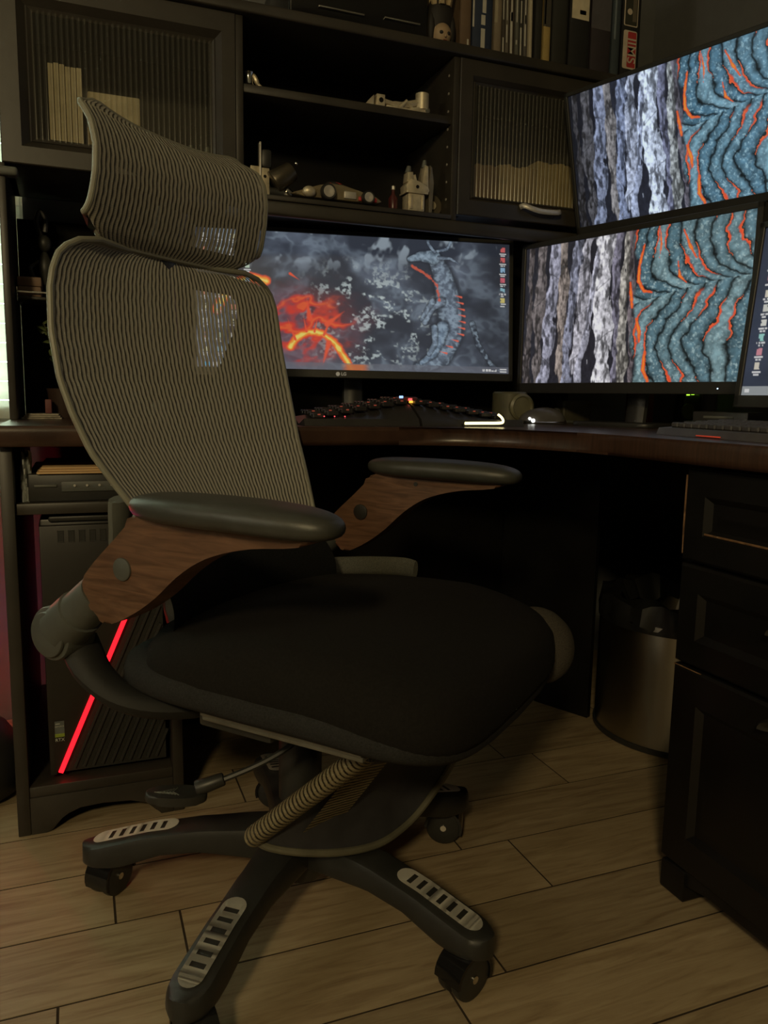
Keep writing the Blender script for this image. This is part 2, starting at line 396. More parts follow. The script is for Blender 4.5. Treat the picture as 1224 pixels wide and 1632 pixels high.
# chipped edges
B().tube([(PX+.002, PY1+.0003, .70), (PX+.002, PY1+.0003, .62), (PX+.0035, PY1+.0003, .575)], .0016, 6).done('chipped_edge', WORN, d1)
B().tube([(PX+.002, PY1-.045, .612), (PX+.002, PY0+.15, .612)], .0018, 6).done('chipped_edge', WORN, d1)
B().tube([(PX+.001, PY1-.002, .3935), (PX+.001, PY1-.06, .3935)], .0010, 6).done('chipped_edge', WORN, d3)

# ------------------------------------------------------------------ hutch
HY, HB = 1.77, 2.06
def rect_y(x0, x1, z0, z1, y): return [(x0, y, z0), (x1, y, z0), (x1, y, z1), (x0, y, z1)]
def cabinet(label, x0, x1, z0, z1, flatl, flatr, handle=None):
    t = thing('glass_door_cabinet', label, 'cabinet', (0, 0, 0))
    b = B(); y0 = HY+.022
    b.box((x0, y0, z0), (x0+.016, HB, z1)); b.box((x1-.016, y0, z0), (x1, HB, z1)); b.box((x0, y0, z0), (x1, HB, z0+.018)); b.box((x0, y0, z1-.018), (x1, HB, z1)); b.box((x0, HB-.008, z0), (x1, HB, z1))
    b.done('carcass', BLK, t, smooth=0)
    gx0, gx1, gz0, gz1 = x0+.065, x1-.05, z0+.056, z1-.062
    if handle: gx0 = x0+.050; gz0 = z0+.050; gz1 = z1-.050
    bv = .028 if not handle else .018; by = .020
    b = B()
    rr = [rect_y(x0, x1, z0, z1, HY+.021), rect_y(x0, x1, z0, z1, HY+.002), rect_y(x0+.002, x1-.002, z0+.002, z1-.002, HY),
          rect_y(gx0-bv, gx1+bv*.75, gz0-bv*.8, gz1+bv*.8, HY), rect_y(gx0-bv*.45, gx1+bv*.3, gz0-bv*.35, gz1+bv*.35, HY+.013), rect_y(gx0-bv*.35, gx1+bv*.25, gz0-bv*.3, gz1+bv*.3, HY+.011), rect_y(gx0, gx1, gz0, gz1, HY+.016), rect_y(gx0, gx1, gz0, gz1, HY+.021)]
    b.loft(rr, wrap=True)
    d = b.done('door', BLK, t, smooth=15)
    n = round((gx1-gx0+.01)/.0107); prof = []
    for i in range(n*8+1):
        x = gx0-.005 + (gx1-gx0+.01)*i/(n*8); prof.append((x, HY+.0155 - .0022*abs(math.sin(math.pi*i/8))))
    b = B(); b.loft([[(x, y, z) for x, y in prof] for z in (gz0-.004, gz1+.004)], closed=False, caps=False)
    b.done('pane', GLASS, d, fix=False, smooth=60)
    if handle:
        xa, xb, z = handle
        P = smooth_path([(xa, HY-.001, z+.006), (xa+.006, HY-.012, z+.007), (xa+.025, HY-.020, z), (xa+.05, HY-.022, z-.004), (xb-.02, HY-.022, z-.003), (xb-.004, HY-.016, z+.001), (xb, HY-.001, z+.002)], 5)
        B().tube(P, .0032, 10, rb=.0065, up=(0, 1, 0)).done('handle', SIL, d)
    return t
cabinet('black wall cabinet with large reeded-glass door beside the window', -.118, .340, 1.255, 1.604, 0, 0)
cabinet('black wall cabinet with reeded-glass door and curved silver handle', .868, 1.395, 1.252, 1.604, 0, 0, handle=(1.040, 1.150, 1.279))
t = thing('open_shelf_unit', 'black open shelf unit holding metal castings between two glass-door cabinets', 'shelf unit', (0, 0, 0))
B().box((.3405, HY+.004, 1.238), (.356, HB, 1.604), .001).done('side_panel', BLK, t)
B().box((.852, HY+.004, 1.238), (.8675, HB, 1.604), .001).done('side_panel', BLK, t)
B().box((.356, HB-.010, 1.232), (.852, HB, 1.604)).done('back_panel', BLK2, t)
b = B(); b.box((.356, HY-.002, 1.238), (.852, HB-.010, 1.249), .002); b.done('bottom_shelf', BLK, t)
B().box((.356, HY+.012, 1.456), (.852, HB-.010, 1.474), .002).done('shelf', BLK, t)
for k in range(8): B().cyl((.8535, 1.80, 1.29+.04*k), (.8505, 1.80, 1.29+.04*k), .003, n=10).done('shelf_pin', SIL, t)
t = thing('hutch_frame', 'black hutch frame on the worktop with long top board carrying the books', 'hutch', (0, 0, 0))
B().box((-.125, HY-.012, 1.605), (1.40, HB, 1.628), .004, seg=3).done('top_board', BLK, t)
B().box((-.127, HY, TZ+.0005), (-.113, HB, 1.2545), .002).done('side_upright', BLK, t)
B().box((-.112, HB-.008, TZ+.001), (1.40, HB, 1.205), .001).done('back_board', mat('matt_board', (.010, .0095, .008), .95, spec=.1), t)
o = B().box((.342, HY-.004, 1.206), (1.395, HY+.016, 1.2372), .006, seg=3).done('valance', BLK); tag(o, 'long black rail under the open shelves above the ultrawide monitor', 'rail')
t = thing('light_bar', 'short pale grey bar under the corner of the glass-door cabinet', 'light fixture', (0, 0, 0))
B().box((-.20, HY-.012, 1.229), (-.090, HY+.020, 1.246), .006, seg=3).done('housing', PLG2, t); B().box((-.15, HY, 1.240), (-.120, HY+.015, 1.256), .002).done('bracket', PLG2, t)

# contents of the glass-door cabinets
def paper_block(name, lo, hi, mt, label, group=None, n=6, cat='folder'):
    t = thing(name, label, cat, (0, 0, 0), group=group)
    wd = (hi[0]-lo[0])/n
    for i in range(n):
        dz = random.uniform(-.006, 0) if n > 1 else 0
        B().box((lo[0]+wd*i+.0006, lo[1]+random.uniform(0, .004), lo[2]), (lo[0]+wd*(i+1)-.0006, hi[1], hi[2]+dz), .0008, seg=1).done('leaf_block', mt, t)
    return t
ZS = 1.2735
paper_block('file_folder', (-.030, 1.83, ZS), (.035, 1.99, 1.475), PAPER, 'tall cream paper files behind the reeded glass beside the window', n=6)
paper_block('card_box', (.042, 1.84, ZS), (.155, 2.00, 1.365), TAN, 'low tan card sleeves behind the reeded glass beside the cream files', n=9, cat='box')
o = B().box((.045, 1.85, 1.3665), (.150, 1.99, 1.435), .003).done('paper_stack', PAPER); tag(o, 'cream paper pack lying on tan card sleeves behind reeded glass', 'paper')
for i in range(4):
    b = B().lathe([(.020, ZS-1.2735), (.021, .03), (.018, .05), (.007, .062), (.0065, .082)], (.185+.036*i, 1.86, 1.2735)).done('glass_bottle', PLG2)
    tag(b, ('first', 'second', 'third', 'fourth')[i] + ' small grey bottle after the tan card sleeves behind reeded glass', 'bottle', 'bottles in the cabinet')
paper_block('file_folder', (.905, 1.82, 1.2705), (1.005, 1.99, 1.392), mat('brown_card', (.20, .13, .07), .8), 'brown magazine files behind the glass door with silver handle', n=8)
paper_block('file_folder', (1.008, 1.82, 1.2705), (1.115, 1.99, 1.398), TAN, 'tan magazine files in the middle behind the glass door with silver handle', n=10)
paper_block('file_folder', (1.118, 1.82, 1.2705), (1.23, 1.99, 1.418), mat('light_card', (.42, .33, .17), .8), 'tallest pale tan files behind the glass door with silver handle', n=7)

# ------------------------------------------------------------------ books on top of the hutch
BZ = 1.6285
def book(x0, x1, h, c, label, y=1.80, d=.20, lean=0, marks=None, cat='book', rough=.6, shade=.1):
    t = thing('binder' if cat == 'binder' else 'book', label, cat, ((x0+x1)/2, y, BZ), 0, 'books on the hutch top')
    w2 = (x1-x0)/2 - .0008
    Mx = Matrix.Rotation(R(lean), 4, 'Y')
    mt = mat('cover', c, rough, var=shade)
    b = B(); b.box((-w2, 0, 0), (w2, .004, h), .0012, M=Mx); b.box((-w2, 0, 0), (-w2+.002, d, h), M=Mx); b.box((w2-.002, 0, 0), (w2, d, h), M=Mx)
    cv = b.done('cover', mt, t)
    if w2 > .003: B().box((-w2+.0022, .0045, .004), (w2-.0022, d-.004, h-.004), M=Mx).done('pages', PAPER, t, smooth=0)
    for (a0, a1, z0, z1, cc) in (marks or []):
        B().box((-w2+2*w2*a0, -.0006, z0), (-w2+2*w2*a1, .0004, z1), M=Mx).done('spine_lettering', mat('print', cc, .7), cv, smooth=0)
    return t
LT = (.42, .40, .34)
book(.874, .905, .24, (.13, .085, .05), 'brown spined book next to the doll on the hutch top', marks=[(.7, .85, .005, .03, LT)])
book(.907, .962, .26, (.018, .028, .055), 'thick navy blue book with white lettering on its spine', marks=[(.02, .10, .06, .2, LT), (.45, .65, .012, .06, LT), (.45, .65, .068, .09, LT), (.5, .68, .095, .2, LT)])
book(.965, .987, .25, (.20, .16, .11), 'pale brown book between the navy book and the thin magazines', marks=[(.1, .5, .08, .2, (.3, .26, .18))])
cols = [(.06, .05, .04), (.16, .14, .11), (.05, .04, .03), (.12, .12, .10), (.04, .04, .035), (.10, .09, .08)]
x = .989
for i, wd in enumerate((.010, .009, .016, .012, .011, .012)):
    book(x, x+wd, .235+.01*(i % 3), cols[i], ('first', 'second', 'third', 'fourth', 'fifth', 'sixth')[i] + ' thin magazine after the pale brown book on the hutch top', lean=-1.0, marks=[(.2, .6, .01+.03*(i % 2), .05+.03*(i % 3), LT), (.3, .6, .09, .14+.02*(i % 2), LT)])
    x += wd+.0003
book(1.063, 1.074, .24, (.50, .44, .32), 'slim cream spined book leaning against the black book', lean=-1.2)
book(1.078, 1.100, .25, (.02, .02, .018), 'plain black book between cream book and yellow book')
book(1.102, 1.124, .25, (.36, .26, .09), 'yellow tan book with darker upper spine among black books', marks=[(.0, 1, .095, .249, (.05, .045, .035)), (.15, .35, .10, .2, LT)])
book(1.127, 1.172, .27, (.022, .022, .018), 'dark grey binder between yellow book and labelled binder', cat='binder')
book(1.176, 1.238, .29, (.012, .012, .012), 'black binder with cream label at the top of its spine', cat='binder', marks=[(.12, .95, .128, .26, (.55, .48, .33)), (.5, .8, .14, .15, (.25, .2, .12))])
book(1.241, 1.302, .29, (.030, .024, .028), 'dark purple binder with grey upper spine', cat='binder', marks=[(.02, .98, .115, .28, (.07, .065, .07))])
book(1.304, 1.330, .28, (.045, .06, .07), 'slim blue grey binder next to the binder with stickers', cat='binder', marks=[(.3, .5, .10, .2, (.15, .18, .2))])
bs = book(1.333, 1.392, .30, (.012, .012, .012), 'black binder with a red sticker and a framed sticker on its spine', cat='binder')
CREAM = mat('sticker_cream', (.50, .42, .32), .6); REDS = mat('sticker_red', (.36, .03, .03), .6); DARKS = mat('sticker_dark', (.03, .03, .02), .6)
def rrect(x0, x1, z0, z1, r, n=4):
    P = []
    for cx, cz, a0 in ((x1-r, z1-r, 0), (x0+r, z1-r, 90), (x0+r, z0+r, 180), (x1-r, z0+r, 270)):
        P += [(cx+r*math.cos(R(a0+90*i/n)), cz+r*math.sin(R(a0+90*i/n))) for i in range(n+1)]
    return P
cv = [c for c in bs.children if c.name.startswith('cover')][0]
B().prism(rrect(-.021, .020, .036, .128, .005), -.0010, .0002, 'y').done('sticker', CREAM, cv, smooth=0)
B().prism(rrect(-.008, .018, .040, .125, .003), -.0014, -.0008, 'y').done('sticker', REDS, cv, smooth=0)
text('JIMS', 'sticker_lettering', .034, CREAM, cv, frontM(.004, -.0018, .080, R(-90)) @ Matrix.Scale(1.05, 4), bold=.0002)
B().prism(rrect(-.022, .020, .138, .285, .004), -.0010, .0002, 'y').done('sticker', CREAM, cv, smooth=0)
B().prism(rrect(-.0195, .0175, .1405, .2825, .003), -.0014, -.0008, 'y').done('sticker', DARKS, cv, smooth=0)
B().lathe([(.0055, -.0018), (.0075, -.0018), (.0075, -.0012), (.0055, -.0012)], (-.006, 0, .172), 20, 'y').done('sticker_ring', CREAM, cv)
for i in range(3): B().box((.004+.004*i, -.0018, .150), (.006+.004*i, -.0012, .215+.02*i)).done('sticker_lettering', mat('faded_print', (.16, .13, .09), .7), cv, smooth=0)
# black case with silver edge strips
t = thing('black_case', 'black hard case with two silver edge strips on the hutch top', 'case', (0, 0, 0))
B().box((.46, 1.79, BZ), (.79, 2.03, BZ+.13), .006, seg=3).done('shell', GLOSS, t)
B().box((.525, 1.784, 1.656), (.632, 1.794, 1.660), .001).done('edge_strip', CHR, t); B().box((.680, 1.784, 1.660), (.768, 1.794, 1.664), .001).done('edge_strip', CHR, t)
# doll
t = thing('doll', 'pale faced doll with long dark hair next to the black case', 'doll', (.828, 1.80, BZ))
SKIN = mat('doll_skin', (.34, .24, .14), .6); HAIR = mat('doll_hair', (.012, .010, .008), .7)
B().ball((0, 0, .026), (.024, .024, .027), 12).done('head', SKIN, t)
h = B(); h.ball((0, .012, .060), (.034, .026, .060), 12); h.ball((-.026, .008, .04), (.012, .018, .04), 8); h.ball((.026, .008, .04), (.012, .018, .04), 8); h.done('hair', HAIR, t)
for s in (-1, 1): B().ball((.009*s, -.0215, .024), (.005, .003, .004), 8).done('eye', HAIR, t)
B().ball((0, -.0245, .016), (.002, .003, .003), 6).done('nose', SKIN, t); B().box((-.005, -.0235, .0075), (.005, -.019, .009), .0005).done('mouth', mat('doll_mouth', (.2, .05, .03), .5), t)
fl2 = B()
for i in range(7):
    a = i*.9; fl2.tube([(.02*math.cos(a), .02*math.sin(a)+.01, .09), (.03*math.cos(a), .03*math.sin(a)+.01, .13), (.042*math.cos(a), .04*math.sin(a)+.01, .16)], [.008, .007, .003], 6)
fl2.done('headdress', TAN, t)

# ------------------------------------------------------------------ castings on the open shelves
S2, S1 = 1.4745, 1.2505
t = thing('chrome_lever', 'small chrome lever casting on the middle shelf beside the window cabinet', 'car part', (.375, 1.81, S2))
B().lathe([(.006, 0), (.013, 0), (.014, .004), (.010, .010), (.009, .026), (.012, .032), (.006, .036)], (0, 0, 0)).done('pivot', CHR, t)
B().tube(smooth_path([(.0, 0, .03), (.012, 0, .026), (.02, 0, .012), (.030, 0, .004)], 4), [.005]*4+[.0055]*4+[.004]*5, 8).done('arm', ALU, t)
o = B().box((.455, 1.795, S2), (.492, 1.803, S2+.004), .0015).done('metal_pin', SIL); tag(o, 'thin silver pin lying alone on the middle shelf', 'car part')
t = thing('control_arm', 'cast aluminium control arm with bushing eye on the middle shelf', 'car part', (.64, 1.80, S2))
b = B(); b.prism([(.024, 0), (.046, 0), (.046, .026), (.026, .026)], -.012, .012, 'y', .002); b.prism([(0, .002), (.020, 0), (.020, .024), (.012, .016)], -.010, .010, 'y', .002); b.done('end_block', ALU, t)
B().cyl((.036, -.0125, .013), (.036, -.010, .013), .0055, n=16).done('bolt_hole', BLK2, t)
b = B(); b.tube(smooth_path([(.046, 0, .016), (.075, 0, .012), (.10, 0, .014), (.13, 0, .022)], 5), [.006]*5+[.008]*5+[.009]*6, 8); b.box((.05, -.010, 0), (.12, .010, .006), .002); b.tube([(.085, -.006, .004), (.10, -.008, .02), (.115, -.006, .008)], .005, 8); b.done('arm', ALU, t)
b = B(); b.lathe([(.007, 0), (.016, 0), (.016, .036), (.007, .036)], (.143, 0, .008), 24); b.done('bushing', ALU, t); B().cyl((.143, 0, .01), (.143, 0, .046), .0068).done('bushing_core', BLK2, t)
B().prism([(.10, .0), (.150, .0), (.150, .012), (.12, .010)], -.012, .012, 'y', .002).done('web', ALU, t); B().cyl((.152, -.013, .006), (.152, .012, .006), .006, n=14).done('pivot_pin', CHR, t)
t = thing('throttle_body', 'black and silver throttle body with mounting plate on the bottom shelf', 'car part', (.395, 1.80, S1))
b = B(); b.box((-.020, -.004, 0), (-.001, .004, .062), .001); b.box((.003, -.004, 0), (.022, .004, .060), .001); b.done('mounting_plate', ALU, t)
B().box((-.001, -.010, 0), (.003, .006, .112), .0008).done('flange', SIL, t)
for zz, xx in ((.045, -.010), (.042, .012)): B().cyl((xx, -.0048, zz), (xx, -.003, zz), .0035, n=12).done('bolt_hole', BLK2, t)
B().cyl((.030, 0, .03), (.075, 0, .062), .026, .021, 20, .004).done('barrel', mat('dark_casting', (.10, .085, .06), .35, metal=.7), t)
B().cyl((.022, 0, .012), (.062, 0, .010), .010, n=14).done('pipe', PLA, t); B().cyl((.056, -.004, .014), (.072, -.004, .008), .012, .010, 16, .003).done('pipe_cap', CHR, t)
B().box((.004, -.006, .06), (.028, .01, .10), .006).done('sensor', PLA, t); B().ball((.080, -.014, .074), .004, 8).done('screw', CHR, t)
t = thing('toy_race_car', 'low toy race car with exposed wheels and red trim on the bottom shelf', 'toy car', (.565, 1.80, S1))
OLV = mat('toy_body', (.22, .18, .11), .35, metal=.3); TRED = mat('toy_red', (.35, .03, .025), .4)
b = B(); b.prism([(-.105, .008), (-.07, .006), (.10, .006), (.115, .012), (.10, .022), (.06, .030), (.02, .040), (-.015, .041), (-.035, .030), (-.07, .022), (-.095, .014)], -.020, .020, 'y', .004, 3); b.done('body', OLV, t)
B().ball((.002, 0, .040), (.022, .014, .010), 10).done('canopy', PLA, t); B().prism([(-.02, .041), (.005, .046), (.02, .043), (.005, .040)], -.012, .012, 'y', .001).done('hatch', TRED, t)
def wheel(x, y, r):
    o = B().lathe([(r*.55, -.007), (r*.9, -.008), (r, -.005), (r, .005), (r*.9, .008), (r*.55, .007)], (x, y, r), 24, 'y').done('tyre', PLA, t)
    b = B(); b.lathe([(r*.2, -.0075), (r*.42, -.0085), (r*.7, -.0085), (r*.7, .0085), (r*.2, .0075)], (x, y, r), 24, 'y'); b.done('rim', SIL, o)
for x_, r_ in ((-.02, .018), (.075, .015)):
    for s in (-1, 1): wheel(x_, s*.030, r_)
B().ball((-.062, -.024, .016), (.016, .010, .012), 10).done('fender', ALU, t); B().ball((-.062, .024, .016), (.016, .010, .012), 10).done('fender', ALU, t)
B().box((.02, -.024, .010), (.05, -.018, .026), .002).done('side_pod', SIL, t); B().box((.055, -.024, .008), (.10, -.019, .018), .002).done('side_trim', TRED, t); B().tube([(.02, -.012, .040), (.07, -.014, .026), (.11, -.014, .016)], .0015, 6).done('wing_stay', PLA, t)
t = thing('red_bottle', 'small dark red bottle between toy car and silver casting', 'bottle', (.718, 1.81, S1))
B().lathe([(.010, 0), (.011, .004), (.011, .030), (.004, .040), (.004, .052)], (0, 0, 0)).done('body', mat('dark_red', (.07, .015, .015), .3), t); B().lathe([(.0045, .050), (.0045, .058), (.001, .060)], (0, 0, 0), 12).done('cap', SIL, t)
t = thing('carburettor', 'cast aluminium carburettor with two upright towers on the bottom shelf', 'car part', (.775, 1.80, S1))
b = B(); b.box((-.030, -.020, 0), (.012, .020, .040), .003); b.box((-.026, -.022, .004), (-.020, -.019, .036), .001); b.box((.004, -.022, .004), (.009, -.019, .036), .001); b.done('float_bowl', ALU, t)
b = B(); b.prism([(-.034, .040), (.020, .040), (.024, .050), (.020, .060), (.002, .062), (-.012, .070), (-.022, .074), (-.036, .058)], -.021, .021, 'y', .003); b.box((-.036, -.023, .040), (.02, .023, .045), .001); b.done('body', ALU, t)
b = B(); b.prism([(-.032, .066), (-.014, .066), (-.016, .090), (-.030, .088)], -.014, .014, 'y', .003); b.prism([(.006, .058), (.024, .058), (.022, .106), (.014, .108), (.010, .085)], -.016, .016, 'y', .003); b.prism([(-.012, .062), (-.002, .062), (-.008, .086), (-.014, .084)], -.010, .016, 'y', .002); b.done('tower', ALU, t)
b = B(); b.cyl((-.024, 0, .088), (-.022, 0, .104), .008, .005); b.cyl((.017, 0, .105), (.018, 0, .122), .007, .004); b.done('tower_cap', PLG2, t)
B().prism([(.026, .0), (.036, .0), (.038, .07), (.034, .105), (.028, .110), (.026, .07)], -.012, .012, 'y', .002).done('side_bracket', mat('dull_alu', (.25, .22, .16), .5, metal=.7), t)
B().cyl((-.008, -.0225, .055), (-.008, -.020, .055), .004, n=12).done('bolt_hole', BLK2, t)
t = thing('round_casting', 'round dull metal housing behind the carburettor on the bottom shelf', 'car part', (.832, 1.84, S1))
B().lathe([(.010, -.012), (.026, -.012), (.028, -.006), (.028, .010), (.006, .012)], (-.005, 0, .0285), 28, 'y').done('housing', mat('brown_casting', (.13, .11, .075), .5, metal=.6), t); B().lathe([(.005, -.016), (.010, -.016), (.010, -.011), (.005, -.011)], (-.005, 0, .0285), 20, 'y').done('boss', ALU, t)

# ------------------------------------------------------------------ screen pictures (computed colours on a fine grid)
rng = np.random.default_rng(5)
def vnoise(x, y, seed):
    r = np.random.default_rng(seed).random((64, 64)); xi = np.floor(x).astype(int); yi = np.floor(y).astype(int); fx = x-xi; fy = y-yi
    fx = fx*fx*(3-2*fx); fy = fy*fy*(3-2*fy); a = r[yi % 64, xi % 64]; b = r[yi % 64, (xi+1) % 64]; c = r[(yi+1) % 64, xi % 64]; d = r[(yi+1) % 64, (xi+1) % 64]
    return (a*(1-fx)+b*fx)*(1-fy) + (c*(1-fx)+d*fx)*fy
def fbm(x, y, seed, o=4):
    s = 0; a = .5
    for i in range(o): s = s + a*vnoise(x*2**i, y*2**i, seed+i); a *= .5
    return s/(1-.5**o)
def sst(a, b, x): t = np.clip((x-a)/(b-a), 0, 1); return t*t*(3-2*t)
def mixc(img, c, m):
    c = np.asarray(c, float)
    return img*(1-m[..., None]) + c*m[..., None]
def polyd(U, V, P, asp):
    d = np.full(U.shape, 9.); tt = np.zeros(U.shape); n = len(P)-1
    for i in range(n):
        ax, ay = P[i][0]*asp, P[i][1]; bx, by = P[i+1][0]*asp, P[i+1][1]
        px, py = U*asp-ax, V-ay; ex, ey = bx-ax, by-ay
        t = np.clip((px*ex+py*ey)/(ex*ex+ey*ey+1e-9), 0, 1); dd = np.hypot(px-t*ex, py-t*ey)
        m_ = dd < d; tt = np.where(m_, (i+t)/n, tt); d = np.minimum(d, dd)
    return d, tt
def icons(img, U, V, cols_, rows_, asp, du, dv, u0, v0, colors, size=.018):
    k = 0
    for r in range(rows_):
        for c in range(cols_):
            cu, cv_ = u0+c*du, v0+r*dv; cc = colors[k % len(colors)]; k += 1
            mk = ((np.abs(U-cu)*asp < size) & (np.abs(V-cv_) < size)).astype(float)
            mk *= (vnoise(U*asp*60, V*60, 300+k) > .25)
            img = mixc(img, cc, mk)
            for q in (0, 1):
                tx = ((np.abs(U-cu)*asp < size*(1.5-.5*q)) & (np.abs(V-cv_-size*1.7-q*size*.8) < size*.26)).astype(float)*(vnoise(U*asp*110, V*5, 500+k+q) > .3)
                img = mixc(img, (.75, .75, .75), tx*.9)
    return img
def pic_bark(nx, ny):
    U, V = np.meshgrid(np.linspace(0, 1, nx), np.linspace(0, 1, ny)); asp = 1.78
    fine = fbm(U*95, V*42, 11, 4); fine2 = fbm(U*40, V*10, 15, 4); rid = 1-np.abs(2*fbm(U*55, V*16, 17, 3)-1); crv = fbm(U*72, V*13, 19, 3)
    img = np.array((.016, .016, .022))*(.5+1.4*fine2*fine)[..., None]*1.6
    plates = [(.030, .020, (.10, .085, .085), .0), (.085, .022, (.15, .13, .13), -.02), (.150, .032, (.31, .31, .39), -.04), (.205, .020, (.24, .20, .18), .02), (.255, .022, (.24, .25, .33), -.04),
              (.310, .030, (.38, .37, .42), -.03), (.350, .014, (.38, .38, .46), -.09), (.408, .040, (.62, .61, .66), .01), (.468, .018, (.17, .16, .21), .02), (.505, .020, (.34, .32, .29), .00), (.535, .012, (.12, .10, .11), .03)]
    for i, (c, wd, tone, sl) in enumerate(plates):
        cx = c + sl*(V-.4) + .010*(vnoise(V*4+i*7, V*0+i, 21)-.5) + .008*(vnoise(V*13+i*3, V*0+i, 23)-.5)
        ww = wd*(.70 + .55*vnoise(V*6+i*5, V*0+3*i, 25))
        x_ = (U-cx)/ww
        d = np.abs(x_) + 1.7*(fbm(U*38, V*7, 31+i, 4)-.5)
        cr_ = np.abs(((V*(2.3+.5*(i % 3))+i*.37) % 1)-.5 + .10*(fine2-.5) + .10*x_*(1 if i % 2 else -1))
        brk = .45+.55*sst(.006, .022, cr_)
        mk = sst(1.06, .90, d)*brk*sst(.18, .30, fbm(U*60, V*14, 131+i, 3)+.08)
        shade = (.10 + 1.75*fine)*(.45+.9*rid)*(1.0-.28*np.clip(x_, -1, 1))*(.30+.80*sst(.34, .50, crv))
        img = img*(1-mk[..., None]) + (np.array(tone)*shade[..., None])*mk[..., None]
    yj = .46 + .05*np.sin(U*5) - .09*(U-.55); dy = V-yj
    lm = sst(.545, .565, U + .010*np.sin(V*19) + .03*(vnoise(V*6, V*0, 41)-.5))
    bend = np.where(dy < 0, .13*np.exp(dy/.10), .12*np.exp(-dy/.14))
    warp = .050*(vnoise(U*4+7, V*4, 43)-.5)*2 + .010*(vnoise(U*9+7, V*9, 44)-.5)*2 + .014*(fbm(U*34, V*22, 45, 3)-.5)*2
    ph = (U-.55) - bend + np.where(dy < 0, .12*dy, -.05*dy) + warp
    rp = ph*17.5 + np.where(dy < 0, 0, 3.4); idx = np.floor(rp).astype(int); fr = rp-idx
    hs = (np.sin(idx*12.9898+np.where(dy < 0, 0, 40))*43758.5453) % 1
    prof = np.clip(1-(2*fr-1)**2, 0, 1)**1.1
    wr = .5+.5*np.sin(fr*9 + V*95 + 10*fbm(U*16, V*16, 47))
    sp_ = sst(.55, .8, fbm(U*150, V*85, 53, 3))
    teal = np.array((.10, .20, .25)); lite = np.array((.27, .42, .45))
    tc = (teal*(1-hs[..., None]*.8) + lite*hs[..., None]*.8)*((.10+prof)*(.22+1.05*fbm(U*70, V*34, 57, 4)+.20*wr))[..., None]
    tc = mixc(tc, (.46, .62, .63), sp_*prof*.8)
    ed = np.minimum(fr, 1-fr); crk = sst(.13, .05, ed)
    wn = sst(.24, .02, np.abs(((V*1.6+hs*3.7) % 1)-.5)); crk = sst(.02+.20*wn, .005+.09*wn, ed + .05*(fbm(U*60, V*40, 58, 2)-.5))
    gl = crk*(hs > .42)*(wn > .02)*sst(.02, .07, np.abs(dy)); tc = tc*(1-.55*sst(.12, .02, ed))[..., None]
    tc = mixc(tc, (.92, .10, .035), gl); tc = mixc(tc, (1, .25, .08), gl*sst(.05, .02, ed)*.5)
    img = img*(1-lm[..., None]) + tc*lm[..., None]
    for P, wd in (([(.578, .10), (.560, .24), (.560, .33), (.585, .40), (.62, .415)], .016), ([(.525, .34), (.533, .43), (.538, .50)], .017), ([(.560, .58), (.575, .66), (.578, .73)], .018), ([(.605, .80), (.602, .92), (.625, .99)], .019), ([(.64, .02), (.648, .12), (.643, .20)], .009), ([(.735, .05), (.765, .16), (.79, .23)], .012), ([(.72, .24), (.73, .33), (.76, .38)], .010)):
        d, t_ = polyd(U, V, P, asp); d = d + .010*(fbm(U*80, V*60, 61, 2)-.5) + .006*np.abs(2*t_-1)
        img = mixc(img, (.95, .115, .03), sst(wd, wd*.6, d)); img = mixc(img, (1, .36, .04), sst(wd*.5, wd*.2, d)*.7)
    return np.clip(img, 0, 1)
